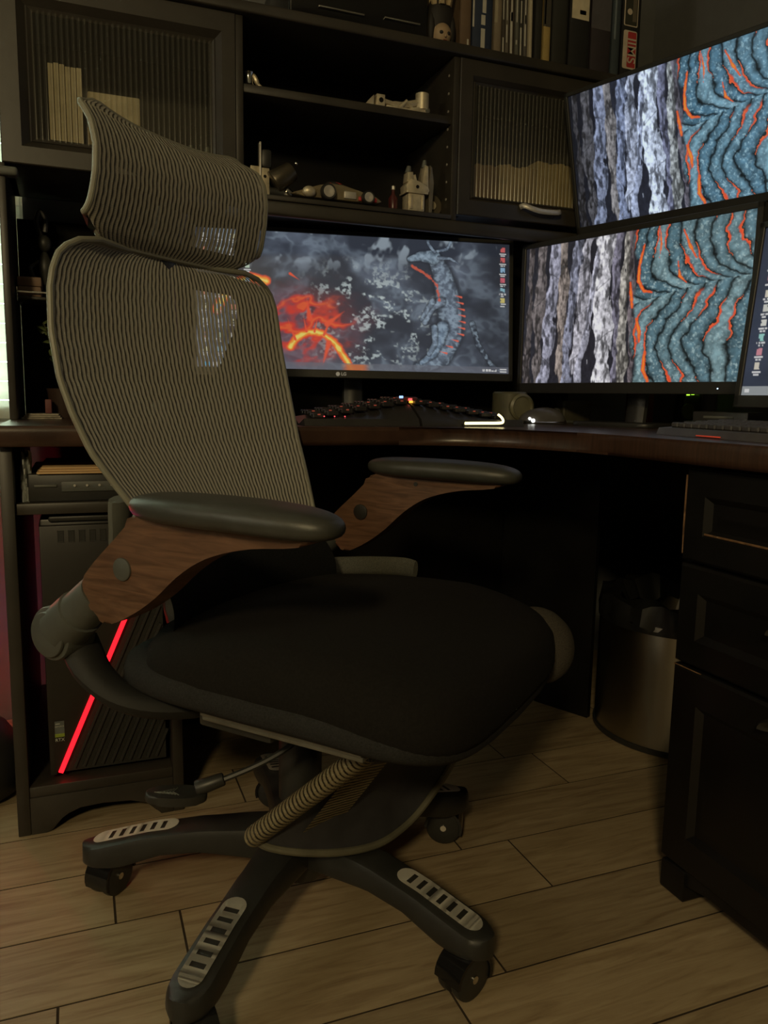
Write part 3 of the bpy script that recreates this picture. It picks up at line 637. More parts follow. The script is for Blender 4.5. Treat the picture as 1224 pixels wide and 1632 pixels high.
def pic_dragon(nx, ny):
    U, V = np.meshgrid(np.linspace(0, 1, nx), np.linspace(0, 1, ny)); asp = 2.38
    wx, wy = .05*(fbm(U*8, V*5, 67, 3)-.5), .10*(fbm(U*8+5, V*5, 68, 3)-.5)
    n1 = fbm((U+wx)*7, (V+wy)*4, 71, 4); rock = 1-np.abs(2*fbm((U+wx)*20, (V+wy)*11, 75, 3)-1); n3 = fbm(U*110, V*52, 79, 3); n4 = fbm((U+wx)*32, (V+wy)*18, 80, 3)
    img = np.array((.030, .036, .050)) + np.array((.13, .16, .21))*(sst(.40, .75, n1)*(.3+.7*n4))[..., None]
    img = mixc(img, (.30, .38, .46), sst(.72, 1.0, rock)*sst(.45, .65, n1)*.40)
    core = sst(.62, .20, np.hypot((U-.53)*2.0, (V-.62)*1.15))
    img = mixc(img, (.62, .72, .72), sst(.52, .66, n4)*sst(.40, .62, n3)*core*.9)
    img = mixc(img, (.50, .60, .68), sst(.60, .72, fbm((U+wx)*26, V*9, 84, 3))*sst(.35, .05, V)*sst(.62, .3, np.abs(U-.5))*.6)
    img = img*(1-.45*sst(.80, .97, U))[..., None]
    fd = np.hypot((U-.33)*1.9, (V-.66)*1.15) + .22*(fbm(U*16, V*11, 87, 4)-.5)
    tong = 1-np.abs(2*fbm(U*15+V*5, V*8-U*4, 91, 3)-1)
    img = mixc(img, (.20, .035, .035), sst(.46, .18, fd)*.6)
    fm = sst(.34, .16, fd)*sst(.62, .86, tong); img = mixc(img, (.72, .050, .022), fm); img = mixc(img, (.95, .16, .03), fm*sst(.86, .97, tong)*.7)
    for P, wd in (([(.06, .58), (.10, .42), (.16, .34), (.21, .36)], .030), ([(.285, .84), (.305, .765), (.345, .72), (.385, .73), (.425, .80), (.455, .90), (.486, 1.02)], .024)):
        d, t_ = polyd(U, V, P, asp); d = d + .02*(fbm(U*60, V*30, 95, 2)-.5)
        img = mixc(img, (.95, .10, .02), sst(wd*1.5, wd*.9, d)); img = mixc(img, (1, .36, .03), sst(wd, wd*.6, d)); img = mixc(img, (1, .80, .16), sst(wd*.5, wd*.2, d))
    for (a, b_), wd in ((((.405, .80), (.385, .97)), .03), (((.335, .72), (.325, .60)), .012), (((.36, .72), (.372, .60)), .012), (((.30, .78), (.275, .62)), .014), (((.39, .74), (.415, .60)), .016), (((.345, .62), (.335, .46)), .03), (((.40, .66), (.455, .56)), .03), (((.285, .30), (.315, .345)), .014)):
        d, t_ = polyd(U, V, [a, b_], asp); img = mixc(img, (.92, .10, .03), sst(wd, wd*.4, d + wd*.8*t_))
    tx1 = fbm(U*85, V*42, 99, 3); ridd = 1-np.abs(2*fbm(U*60, V*30, 101, 3)-1)
    def limb(img, P, w0, w1, c, bulge=0):
        d, t_ = polyd(U, V, P, asp); wd = w0+(w1-w0)*t_ + bulge*np.sin(np.pi*t_); k = d/wd + .22*(tx1-.5)
        img = mixc(img, (.014, .017, .024), sst(1.5, 1.0, k)*.7)
        body = np.array(c)*((1.05-.8*np.clip(k, 0, 1)**2)*(.35+.9*tx1)*(.5+.8*ridd))[..., None]; mk = sst(1.05, .88, k)
        img = img*(1-mk[..., None]) + body*mk[..., None]
        return mixc(img, (.40, .52, .62), sst(.62, .80, ridd)*mk*sst(.3, .7, tx1)*.5)
    c = (.17, .22, .29)
    img = limb(img, [(.875, .62), (.895, .78), (.94, .93), (.99, 1.0)], .022, .012, (.055, .070, .095))
    img = limb(img, [(.745, .13), (.772, .24), (.788, .38), (.800, .55), (.803, .72), (.775, .88), (.70, .97)], .05, .05, c, .045)
    img = limb(img, [(.665, .150), (.70, .125), (.745, .125)], .018, .055, (.22, .30, .38))
    img = limb(img, [(.770, .46), (.740, .50), (.716, .62)], .036, .022, (.26, .33, .42)); img = limb(img, [(.742, .46), (.725, .52), (.705, .60)], .024, .014, (.22, .28, .36))
    img = limb(img, [(.775, .66), (.765, .76), (.745, .86), (.705, .93)], .052, .018, (.22, .31, .42)); img = limb(img, [(.748, .66), (.750, .78), (.73, .86)], .026, .018, (.24, .32, .42))
    img = limb(img, [(.748, .09), (.728, .03), (.722, -.04)], .010, .014, c); img = limb(img, [(.757, .08), (.79, .06), (.81, -.03)], .010, .012, c); img = limb(img, [(.762, .13), (.80, .13), (.83, .17)], .014, .006, c)
    d, t_ = polyd(U, V, [(.676, .20), (.70, .235), (.735, .285), (.755, .33), (.765, .45)], asp); img = mixc(img, (.80, .13, .06), sst(.012, .003, d + .030*(tx1-.5))*.8)
    for k in range(10):
        cv_ = .42+.048*k; cu = .838 + .012*math.sin(k*.42) - (.014*(k-6) if k > 6 else 0)
        d, t_ = polyd(U, V, [(cu-.022, cv_-.012), (cu, cv_)], asp); img = mixc(img, (.95, .16, .08), sst(.011, .003, d + .007*(1-t_)))
    W_ = [(.7, .72, .74), (.75, .2, .15), (.65, .7, .8), (.7, .6, .3)]
    img = img + .022*np.array((.8, .9, 1.2))
    img = mixc(img, (.17, .18, .22), sst(.946, .950, V)*.7); img = mixc(img, (.75, .20, .05), sst(.95, .96, V)*sst(.05, .02, np.abs(U-.49))*.8)
    img = icons(img, U, V, 1, 6, asp, 0, .077, .978, .045, [(.7, .15, .15), (.7, .15, .15), (.3, .5, .7), (.7, .15, .2), (.3, .55, .65), (.7, .6, .2)])
    img = icons(img, U, V, 4, 9, asp, .043, .102, .025, .05, [(.75, .76, .74), (.7, .74, .78), (.72, .72, .5), (.35, .55, .7), (.75, .3, .2), (.55, .7, .55)])
    for k, cc in enumerate([(.1, .5, .8), (.7, .7, .7), (.6, .7, .6), (.5, .7, .7), (.45, .3, .8), (.8, .4, .2), (.3, .3, .8), (.8, .7, .1)]):
        img = mixc(img, cc, ((np.abs(U-.03-.024*k)*asp < .017) & (np.abs(V-.975) < .015)).astype(float))
    for k in range(5): img = mixc(img, (.8, .8, .8), ((np.abs(U-.915-.010*k)*asp < .009) & (np.abs(V-.975) < .008)).astype(float)*(vnoise(U*400, V*200, 7) > .3))
    img = mixc(img, (.8, .8, .8), ((np.abs(U-.982)*asp < .026) & (np.abs(np.abs(V-.975)-.008) < .004)).astype(float))
    return np.clip(img, 0, 1)
def pic_desktop(nx, ny):
    U, V = np.meshgrid(np.linspace(0, 1, nx), np.linspace(0, 1, ny))
    img = np.array((.035, .045, .075))*(0.6+.8*fbm(U*6, V*4, 111))[..., None]
    img = icons(img, U, V, 2, 10, 1.78, .075, .086, .045, .05, [(.6, .6, .55), (.3, .6, .6), (.65, .65, .6), (.6, .15, .15), (.3, .6, .55), (.55, .6, .7), (.6, .25, .3), (.6, .6, .3), (.65, .6, .5), (.7, .45, .1)], size=.020)
    img = mixc(img, (.30, .32, .33), (V > .945).astype(float)); img = mixc(img, (.7, .7, .7), ((np.abs(V-.972) < .010) & (np.abs(U-.02) < .008)).astype(float))
    return img
def screen_mat(name, gain):
    m = bpy.data.materials.new(name); m.use_nodes = True; nt = m.node_tree; p = nt.nodes['Principled BSDF']
    p.inputs['Base Color'].default_value = (.01, .01, .01, 1); p.inputs['Roughness'].default_value = .35
    a = nt.nodes.new('ShaderNodeVertexColor'); a.layer_name = 'picture'
    nt.links.new(a.outputs[0], p.inputs['Emission Color']); p.inputs['Emission Strength'].default_value = gain
    return m
def screen(name, img, P00, du, dv, mt, parent):
    ny, nx, _ = img.shape; P00 = np.array(P00); du = np.array(du); dv = np.array(dv)
    i, j = np.meshgrid(np.arange(nx), np.arange(ny)); co = P00 + du*(i/(nx-1))[..., None] + dv*(j/(ny-1))[..., None]
    idx = (j*nx+i); q = np.stack([idx[:-1, :-1], idx[1:, :-1], idx[1:, 1:], idx[:-1, 1:]], -1).reshape(-1, 4)
    me = bpy.data.meshes.new(name); me.vertices.add(nx*ny); me.vertices.foreach_set('co', co.reshape(-1).astype(np.float32))
    n = len(q); me.loops.add(n*4); me.loops.foreach_set('vertex_index', q.reshape(-1).astype(np.int32)); me.polygons.add(n)
    me.polygons.foreach_set('loop_start', np.arange(0, n*4, 4, dtype=np.int32)); me.update(calc_edges=True)
    at = me.color_attributes.new('picture', 'FLOAT_COLOR', 'POINT')
    at.data.foreach_set('color', np.concatenate([img, np.ones((ny, nx, 1))], -1).reshape(-1).astype(np.float32))
    me.materials.append(mt); o = bpy.data.objects.new(name, me); col.objects.link(o); o.parent = parent; return o
def monitor(label, c, yaw, tilt, W, H, img, gain, bz=(.010, .010, .022), pole=None, logo=None, stand='foot', power=None):
    t = thing('monitor', label, 'monitor', (c[0], c[1], TZ), yaw)
    cz = c[2]-TZ; T = Matrix.Translation((0, 0, cz)) @ Matrix.Rotation(tilt, 4, 'X')
    s, tp, bt = bz
    b = B(); b.box((-W/2-s, .0015, -H/2-bt), (W/2+s, .030, H/2+tp), .003); b.box((-W*.28, .028, -H*.3), (W*.28, .055, H*.25), .010, seg=3)
    for lo, hi in (((-W/2-s, -.004, -H/2-bt), (-W/2, .006, H/2+tp)), ((W/2, -.004, -H/2-bt), (W/2+s, .006, H/2+tp)), ((-W/2-s, -.004, H/2), (W/2+s, .006, H/2+tp)), ((-W/2-s, -.004, -H/2-bt), (W/2+s, .006, -H/2))): b.box(lo, hi, .001, seg=1)
    bmesh.ops.transform(b.bm, matrix=T, verts=b.bm.verts); h = b.done('housing', PLA, t)
    p00 = T @ Vector((-W/2, .001, H/2)); p10 = T @ Vector((W/2, .001, H/2)); p01 = T @ Vector((-W/2, .001, -H/2))
    screen('screen', img, p00, p10-p00, p01-p00, screen_mat('screen_glow', gain), t)
    if stand == 'foot':
        pth = T @ Vector((0, .050, -H*.1))
        B().tube([pth, Vector((0, .080, pth.z-.05)), Vector((0, .082, .06)), Vector((0, .075, .008))], .014, 12, rb=.028, up=(0, 1, 0)).done('neck', PLA, t)
        B().prism(rrect(-.11, .11, -.04, .105, .03, 6), .0, .010, 'z', .003).done('foot', PLA, t)
    elif stand == 'pole':
        e = T @ Vector((0, .050, 0)); px, py = pole
        B().cyl((px, py, .012), (px, py, e.z+.05), .018, n=20).done('pole', PLG, t); B().cyl((px, py, 0), (px, py, .014), .06, n=28, bev=.003).done('clamp_plate', PLG, t)
        B().tube([e, Vector((px*.5, py-.02, e.z)), Vector((px, py, e.z))], .014, 10).done('arm', PLG, t)
    if logo:
        LOGO = mat('logo_grey', (.5, .5, .48), .5, emis=(.5, .5, .48), est=.10)
        z = -H/2-bt*.52
        b = B(); b.lathe([(.0022, -.0008), (.0052, -.0008), (.0052, .0006), (.0022, .0006)], (logo-.009, -.0042, z), 20, 'y'); bmesh.ops.transform(b.bm, matrix=T, verts=b.bm.verts); b.done('logo', LOGO, h)
        text('LG', 'logo_lettering', .011, LOGO, h, T @ frontM(logo+.006, -.0046, z), bold=.0003)
    if power:
        b = B(); b.ball((power, -.0045, -H/2-bt*.55), .0015, 6); bmesh.ops.transform(b.bm, matrix=T, verts=b.bm.verts); b.done('power_light', emit('blue_led', (.5, .7, 1), 2.5), h)
    return t
bark = pic_bark(390, 220)
monitor('wide curved-off ultrawide monitor showing a lava dragon picture under the hutch', (.673, 1.92, 1.047), R(-10.2), R(-5.4), .798, .335, pic_dragon(520, 220), .62, bz=(.010, .010, .020), logo=-.045)
bpy.data.objects['monitor']['label'] = 'ultrawide monitor showing a dark rearing lizard and lava under the hutch shelves'
monitor('desk monitor showing grey bark and teal lava, standing on the worktop', (1.174, 1.521, 1.025), R(-72.9), R(0), .597, .336, bark, .72, bz=(.012, .012, .026), power=.245)
monitor('monitor tilted down on a pole above another one, with bluish bark and lava picture', (1.242, 1.472, 1.389), R(-72.2), R(14), .531, .299, np.clip(bark*np.array((.80, .95, 1.12))*(.35+.65*np.clip(np.linspace(0, 1, 390)*4, 0, 1))[None, :, None], 0, 1), .85, bz=(.009, .009, .018), stand='pole', pole=(.0, .24))
M4 = (1.15 + .265*math.cos(R(-84)), 1.118 + .265*math.sin(R(-84)), .827+.149)
monitor('monitor with rows of desktop icons and a grey taskbar beside the bark picture', M4, R(-84), R(-6), .531, .299, pic_desktop(330, 190), .75, bz=(.011, .011, .022))

# ------------------------------------------------------------------ office chair
CH = thing('office_chair', 'reclining mesh office chair with wooden armrests and black seat cushion', 'chair', (.311, 1.141, 0), R(-140))
edge = [(.47, .175, -.065), (.50, .182, -.072), (.56, .192, -.090), (.62, .200, -.110), (.656, .208, -.125), (.69, .223, -.145), (.733, .239, -.170), (.784, .250, -.190), (.83, .2555, -.205), (.895, .2545, -.219), (.95, .249, -.2245), (.975, .243, -.225), (.995, .233, -.226), (1.010, .216, -.2265), (1.019, .196, -.227), (1.025, .160, -.227)]
def hw(z): return lerp_table(edge, z)
def back_pt(u, z, off=0):
    h, y = hw(z); return Vector((u*h, y - .030*(1-u*u) - off, z))
def uv_grid(name, fn, uvf, nu, nv, mt, parent, thick=0):
    me = bpy.data.meshes.new(name); V = [fn(i/nu, j/nv) for j in range(nv+1) for i in range(nu+1)]
    F = [(j*(nu+1)+i, j*(nu+1)+i+1, (j+1)*(nu+1)+i+1, (j+1)*(nu+1)+i) for j in range(nv) for i in range(nu)]
    me.from_pydata([tuple(v) for v in V], [], F); l = me.uv_layers.new(name='UVMap')
    uvs = [uvf(i/nu, j/nv, V[j*(nu+1)+i]) for j in range(nv+1) for i in range(nu+1)]
    for lp in me.loops: l.data[lp.index].uv = uvs[lp.vertex_index]
    me.polygons.foreach_set('use_smooth', [True]*len(me.polygons)); me.materials.append(mt)
    o = bpy.data.objects.new(name, me); col.objects.link(o); o.parent = parent; return o
ZB0, ZB1 = .555, 1.025
bk = uv_grid('backrest', lambda u, v: back_pt(2*u-1, ZB0+(ZB1-ZB0)*v), lambda u, v, p: ((2*u-1)*.25, p.z), 40, 60, MESH, CH)
zs = [ZB0+(1.019-ZB0)*i/40 for i in range(41)]
path = [back_pt(1, z, .004) for z in zs] + [back_pt(1-2*k/10, 1.025, .004) for k in range(0, 11)] + [back_pt(-1, z, .004) for z in reversed(zs)]
B().tube(path, .0048, 10, up=(0, 1, 0)).done('back_frame', TUBE, CH)
# shell behind the mesh with a shield shaped opening
def ray_poly(poly, c, a):
    dx, dz = math.cos(a), math.sin(a); best = None
    for (x0, z0), (x1, z1) in zip(poly, poly[1:]+poly[:1]):
        ex, ez = x1-x0, z1-z0; den = dx*ez-dz*ex
        if abs(den) < 1e-12: continue
        t_ = ((x0-c[0])*ez-(z0-c[1])*ex)/den; s_ = ((x0-c[0])*dz-(z0-c[1])*dx)/den
        if t_ > 0 and -1e-9 <= s_ <= 1+1e-9: best = t_ if best is None or t_ < best else best
    return (c[0]+dx*best, c[1]+dz*best)
hole_r = [(0, .735), (.018, .748), (.055, .785), (.095, .830), (.130, .875), (.158, .92), (.172, .955), (.170, .975), (.155, .988), (0, .990)]
hole = hole_r + [(-x_, z_) for x_, z_ in reversed(hole_r[1:-1])]
out_r = [(0, .60), (.17, .60)] + [(hw(z)[0]*1.0, z) for z in [.62+.02*i for i in range(20)]] + [(.20, 1.012), (.14, 1.02), (0, 1.021)]
outl = out_r + [(-x_, z_) for x_, z_ in reversed(out_r[1:-1])]
cc = (0, .90); NA = 96; rings = []
for k in range(6):
    f = k/5; ring = []
    for i in range(NA):
        a = 2*math.pi*i/NA+.01; p = ray_poly(hole, cc, a); q = ray_poly(outl, cc, a)
        x_, z_ = p[0]+(q[0]-p[0])*f, p[1]+(q[1]-p[1])*f; h, y = hw(z_); u = max(-1, min(1, x_/h))
        ring.append((x_, y - .030*(1-u*u) - .006 - .020*(1-u*u), z_))
    rings.append(ring)
b = B(); b.loft(rings, caps=False); bmesh.ops.solidify(b.bm, geom=b.bm.faces[:], thickness=.006); b.done('back_shell', PLG2, CH)
# spine and side uprights
B().tube(smooth_path([(0, -.10, .375), (0, -.19, .38), (0, -.245, .46), (0, -.235, .58), (0, -.235, .70), (0, -.262, .80)], 5), .022, 12, rb=.036, up=(0, 1, 0)).done('spine', PLA, CH)
for s in (1, -1):
    B().tube(smooth_path([(s*.03, -.24, .50), (s*.12, -.225, .535), (s*.178, -.190, .58), (s*.198, -.168, .63), (s*.205, -.158, .668)], 5), .012, 10, rb=.021, up=(0, 1, .3)).done('back_arm', PLG2, CH)
# lumbar pad
def lum(u, v):
    a = 2*u-1; z = .470 + .150*v - .030*abs(a)**2*v; x_ = a*(.208-.010*v); return Vector((x_, -.070 - .050*v + .026*math.sin(math.pi*v) - .026*(1-a*a), z))
b = B(); b.grid(lum, 28, 14); bmesh.ops.solidify(b.bm, geom=b.bm.faces[:], thickness=.022); b.done('lumbar_pad', FAB2, CH)
# headrest
prof = [(0, -.238), (.08, -.224), (.25, -.212), (.45, -.203), (.62, -.200), (.78, -.206), (.90, -.219), (1.0, -.240)]
def head_pt(u, v, off=0):
    a = 2*u-1; h = .192 - .026*max(0, abs(2*v-1)-.80)/.2*max(0, abs(2*v-1)-.80)/.2 - (.006*math.sin(math.pi*v))
    y = lerp_table(prof, v)[0]
    z = 1.026 + .178*v + .016*abs(a)**3*v*v
    lo = max(0, abs(a)-.80)/.20
    z += (-.012 if v > .5 else .034)*lo**2.5*abs(2*v-1)**4
    return Vector((a*h, y - .012*(1-a*a) - off, z))
uv_grid('headrest', head_pt, lambda u, v, p: ((2*u-1)*.19, p.z), 40, 30, MESHH, CH)
N_ = 24
loop = [head_pt(i/N_, 1, .004) for i in range(N_)] + [head_pt(1, 1-i/N_, .004) for i in range(N_)] + [head_pt(1-i/N_, 0, .004) for i in range(N_)] + [head_pt(0, i/N_, .004) for i in range(N_)]
B().tube(loop, .0045, 10, wrap=True).done('headrest_frame', TUBE, CH)
# headrest back rim (wide band with a slot)
def hring(f):
    ring = []
    for i in range(64):
        a = 2*math.pi*i/64; c_, s_ = math.cos(a), math.sin(a); k = max(abs(c_), abs(s_))
        su, sv = c_/k, s_/k
        iu, iv = (.72*su, -.30+.42*sv) if True else 0
        ou, ov = .985*su, .97*sv
        u_ = iu+(ou-iu)*f; v_ = iv+(ov-iv)*f
        ring.append(head_pt((u_+1)/2, (v_+1)/2, .012))
    return ring
b = B(); b.loft([hring(k/5) for k in range(6)], caps=False); bmesh.ops.solidify(b.bm, geom=b.bm.faces[:], thickness=.005); b.done('headrest_shell', PLG, CH)
B().tube([(0, -.262, .86), (0, -.275, .97), (0, -.262, 1.05), (0, -.245, 1.10)], .012, 10, rb=.03, up=(0, 1, 0)).done('headrest_stem', PLA, CH)
# seat
def se_ring(cx, cy, ax, ay, z, n=64, ex=4.5, zf=None):
    P = []
    for i in range(n):
        a = 2*math.pi*i/n; c_, s_ = math.cos(a), math.sin(a)
        x_ = cx + ax*math.copysign(abs(c_)**(2/ex), c_); y_ = cy + ay*math.copysign(abs(s_)**(2/ex), s_)
        P.append(Vector((x_, y_, z + (zf(x_, y_) if zf else 0))))
    return P
def ss(a, b, x): t_ = max(0, min(1, (x-a)/(b-a))); return t_*t_*(3-2*t_)
def drop(x_, y_): return -.040*ss(.18, .37, y_)*(1-.35*(x_/.26)**2) - .016*ss(.15, -.15, y_) + .004*math.cos(x_*9)
rg = [(.90, .90, .432), (.975, .975, .436), (1.0, 1.0, .450), (1.0, 1.0, .468), (.985, .99, .486), (.93, .95, .503), (.82, .85, .512), (.6, .62, .516), (.3, .3, .517), (.05, .05, .517)]
b = B(); b.loft([se_ring(0, .112, .258*p, .250*q, z, zf=drop) for p, q, z in rg]); b.done('seat_cushion', FAB, CH, smooth=70)
def drop2(x_, y_): return -.034*ss(.18, .37, y_)*(1-.6*(x_/.26)**2)
rg = [(.88, .88, .412), (.97, .97, .415), (1.0, 1.0, .424), (1.0, 1.0, .438), (.98, .985, .450), (.90, .90, .452)]
b = B(); b.loft([se_ring(0, .088, .262*p, .268*q, z, zf=drop2) for p, q, z in rg]); b.done('seat_base', FAB2, CH, smooth=70)
RIMM = mat('seat_mesh_rim', (.075, .075, .058), .85, var=.4, scale=500, bump=.4, bscale=800)
B().tube(smooth_path([(-.268, -.17, .482), (-.282, -.12, .490), (-.286, -.04, .500), (-.284, .03, .506), (-.276, .06, .505)], 6), .017, 12, rb=.006, up=(0, 0, 1)).done('seat_side_mesh', RIMM, CH)
P = smooth_path([(-.235, .275, .468), (-.262, .302, .450), (-.272, .320, .422), (-.264, .326, .396), (-.246, .322, .376), (-.22, .312, .368)], 8)
B().tube(P, [(.004)+.028*math.sin(math.pi*min(.97, (i+.5)/len(P)))**.8 for i in range(len(P))], 14, up=(0, 1, 0)).done('seat_front_rim', mat('seat_rim_dark', (.040, .034, .026), .85, var=.4, scale=500), CH)
b = B(); b.box((.226, .010, .4035), (.240, .250, .4115), .001); b.box((.222, .010, .396), (.236, .250, .4025), .001); b.done('slide_rail', mat('dark_steel', (.16, .155, .13), .35, metal=.5), CH)
b = B(); b.box((-.095, -.13, .335), (.095, .15, .400), .012, seg=3); b.box((-.21, -.02, .372), (.21, .10, .398), .005); b.done('tilt_mechanism', PLA, CH)
# arms
for s, dz in ((1, 0), (-1, .010)):
    X = s*.285
    B().cyl((X-s*.030, -.194, .494), (X+s*.016, -.194, .494), .037, n=32, bev=.004).done('arm_pivot', PLG, CH)
    B().cyl((X+s*.015, -.194, .494), (X+s*.022, -.194, .494), .031, n=32, bev=.003).done('pivot_cap', PLG, CH)
    d = Vector((0, .075, .062)).normalized()
    p0 = Vector((X-s*.004, -.190, .498))
    B().tube([p0, p0+d*.045, p0+d*.046, p0+d*.095], [.034, .032, .029, .027], 20, up=(1, 0, 0)).done('arm_collar', PLG, CH)
    ol = [(-.124, .578), (-.118, .556), (-.104, .535), (-.088, .527), (-.072, .528), (-.035, .546), (.001, .570), (.036, .600), (.070, .622), (.105, .636), (.147, .646), (.190, .651), (.215, .656), (.222, .664), (.21, .676), (.10, .677), (-.02, .672), (-.036, .660), (-.065, .634), (-.100, .603)]
    ol = [(p_.x, p_.y) for p_ in smooth_path([(a, c_, 0) for a, c_ in ol+ol[:1]], 3)[:-1]]
    B().prism([(a, c_ + dz*ss(-.1, .1, a)) for a, c_ in ol], X-.020, X+.020, 'x', .005, 3).done('wooden_arm', WOOD, CH)
    for q in (1, -1): B().cyl((X+q*.019, -.050, .600+dz*.3), (X+q*.023, -.050, .600+dz*.3), .0145, n=24, bev=.0015).done('bolt_cap', PLG if q == s else PLA, CH)
    B().cyl((X-s*.0195, .062, .652+dz), (X-s*.0210, .062, .652+dz), .004, n=12).done('screw_hole', PLA, CH)
    rings = []
    for k in range(17):
        th = -math.pi/2 + math.pi*k/16; c_, sn = math.cos(th), math.sin(th); zc = .679+dz
        rings.append(se_ring(X, .103, max(.002, .046*abs(c_)**.55), max(.004, .145*abs(c_)**.32), zc + .0175*math.copysign(abs(sn)**.8, sn), 48, 2.7, zf=lambda x_, y_: .006*((y_-.098)/.15)**2 * (-1 if y_ > .098 else 0)))
    b = B(); b.loft(rings); b.done('arm_pad', PAD, CH, smooth=60)
    B().tube(smooth_path([(X-s*.022, -.185, .478), (X-s*.020, -.150, .435), (X-s*.040, -.105, .402), (X-s*.10, -.055, .386), (s*.08, -.03, .378)], 5), .018, 12, rb=.028, up=(0, 0, 1)).done('arm_bracket', mat('matt_black', (.010, .010, .009), .7), CH)
# column and star base
b = B(); b.cyl((0, 0, .10), (0, 0, .345), .0255, n=28); b.cyl((0, 0, .18), (0, 0, .29), .034, n=28, bev=.003); b.done('gas_lift', PLA, CH)
B().lathe([(.020, .050), (.036, .052), (.046, .070), (.052, .10), (.052, .130), (.046, .142), (.034, .148), (.02, .148)], (0, 0, 0), 32).done('base_hub', PLA, CH)
def leg_top(r): return lerp_table([(0, .140), (.08, .138), (.16, .132), (.24, .119), (.30, .104), (.34, .094), (.40, .09)], r)[0]
def leg_bot(r): return lerp_table([(0, .085), (.08, .088), (.16, .092), (.22, .085), (.265, .070), (.29, .062), (.40, .062)], r)[0]
def leg_w(r):
    w_ = lerp_table([(0, .040), (.06, .036), (.14, .0305), (.22, .0295), (.29, .0310), (.315, .0315), (.40, .03)], r)[0]
    if r > .318: w_ *= math.sqrt(max(.0, 1-((r-.318)/.034)**2))
    return max(w_, .004)
def leg_mesh():
    rs = [.02+.02*i for i in range(15)] + [.318, .328, .336, .343, .348, .3515]; rings = []
    for r in rs:
        w_, zt, zb = leg_w(r), leg_top(r), leg_bot(r); k = min(.010, w_*.45); ring = []
        for (x_, z_) in ((-w_+k*.3, zb+k*.3), (-w_+k, zb), (w_-k, zb), (w_-k*.3, zb+k*.3), (w_, zb+k), (w_*.94, zt-k), (w_*.94-k*.3, zt-k*.3), (w_*.94-k, zt), (-w_*.94+k, zt), (-w_*.94+k*.3, zt-k*.3), (-w_*.94, zt-k), (-w_, zb+k)): ring.append((x_, r, z_))
        rings.append(ring)
    return B().loft(rings)
def plate_mesh():
    b = B(); r0, r1, W_ = .196, .334, .0172
    def hwid(r):
        e0, e1 = r-r0, r1-r; e = min(e0, e1)
        return W_*math.sqrt(max(0, 1-(1-min(1, e/W_))**2)) if e < W_ else W_
    slots = [r0+.020+.0168*k for k in range(6)]
    cuts = sorted(set([r0+.0003, r0+.0015, r0+.004, r0+.008, r0+.012, r0+.0165, r1-.0003, r1-.0015, r1-.004, r1-.008, r1-.012, r1-.0165] + [s_ for s_ in slots] + [s_+.0072 for s_ in slots]))
    f = (-1, -.62, -.55, .55, .62, 1); V = [[b.bm.verts.new((q*hwid(r), r, leg_top(r)+.0034)) for q in f] for r in cuts]; fs = []
    for j in range(len(cuts)-1):
        mid = (cuts[j]+cuts[j+1])/2; sl = any(s_ < mid < s_+.0072 for s_ in slots)
        for i in range(5):
            if sl and i in (1, 2, 3): continue
            fs.append(b.bm.faces.new((V[j][i], V[j][i+1], V[j+1][i+1], V[j+1][i])))
    bmesh.ops.solidify(b.bm, geom=fs, thickness=.002); return b
legs = []
for k in range(5):
    aw = R(14+72*k + 140) - R(90)      # leg runs along its local +y
    if k == 0:
        L0 = leg_mesh().done('base_leg', PLA, CH, smooth=40); P0 = plate_mesh().done('foot_plate', mat('satin_plate', (.92, .89, .80), .40, metal=.08, var=.05), L0, smooth=30); Lo = L0
    else:
        Lo = L0.copy(); col.objects.link(Lo); Lo.parent = CH; p = P0.copy(); col.objects.link(p); p.parent = Lo
    Lo.rotation_euler = (0, 0, aw)
    # caster, swivelled differently at every leg
    sw = R((200, 20, 95, 330, 250)[k]); b = B()
    cx_, cy_ = .318*math.cos(aw+R(90)), .318*math.sin(aw+R(90)); T = Matrix.Translation((cx_, cy_, 0)) @ Matrix.Rotation(sw, 4, 'Z')
    b.cyl((0, 0, .040), (0, 0, .068), .011, n=16); hood = []
    for i in range(15):
        a = R(-20+ (200)*i/14); hood.append([(-.0225, .012-.0345*math.cos(a), .0325+.0345*math.sin(a)), (.0225, .012-.0345*math.cos(a), .0325+.0345*math.sin(a)), (.0225, .012-.030*math.cos(a), .0325+.030*math.sin(a)), (-.0225, .012-.030*math.cos(a), .0325+.030*math.sin(a))])
    b.loft(hood); bmesh.ops.transform(b.bm, matrix=T, verts=b.bm.verts); cs = b.done('caster', GLOSS, CH)
    for s in (1, -1):
        b = B(); b.lathe([(.008, -.008), (.027, -.0085), (.0315, -.006), (.0325, 0), (.0315, .006), (.027, .0085), (.008, .008)], (s*.0125, .012, .0325), 28, 'x'); bmesh.ops.transform(b.bm, matrix=T, verts=b.bm.verts); b.done('wheel', PLA, cs)
        b = B(); b.cyl((s*.020, .012, .0325), (s*.0225, .012, .0325), .0055, n=14); bmesh.ops.transform(b.bm, matrix=T, verts=b.bm.verts); b.done('axle_cap', CHR, cs)
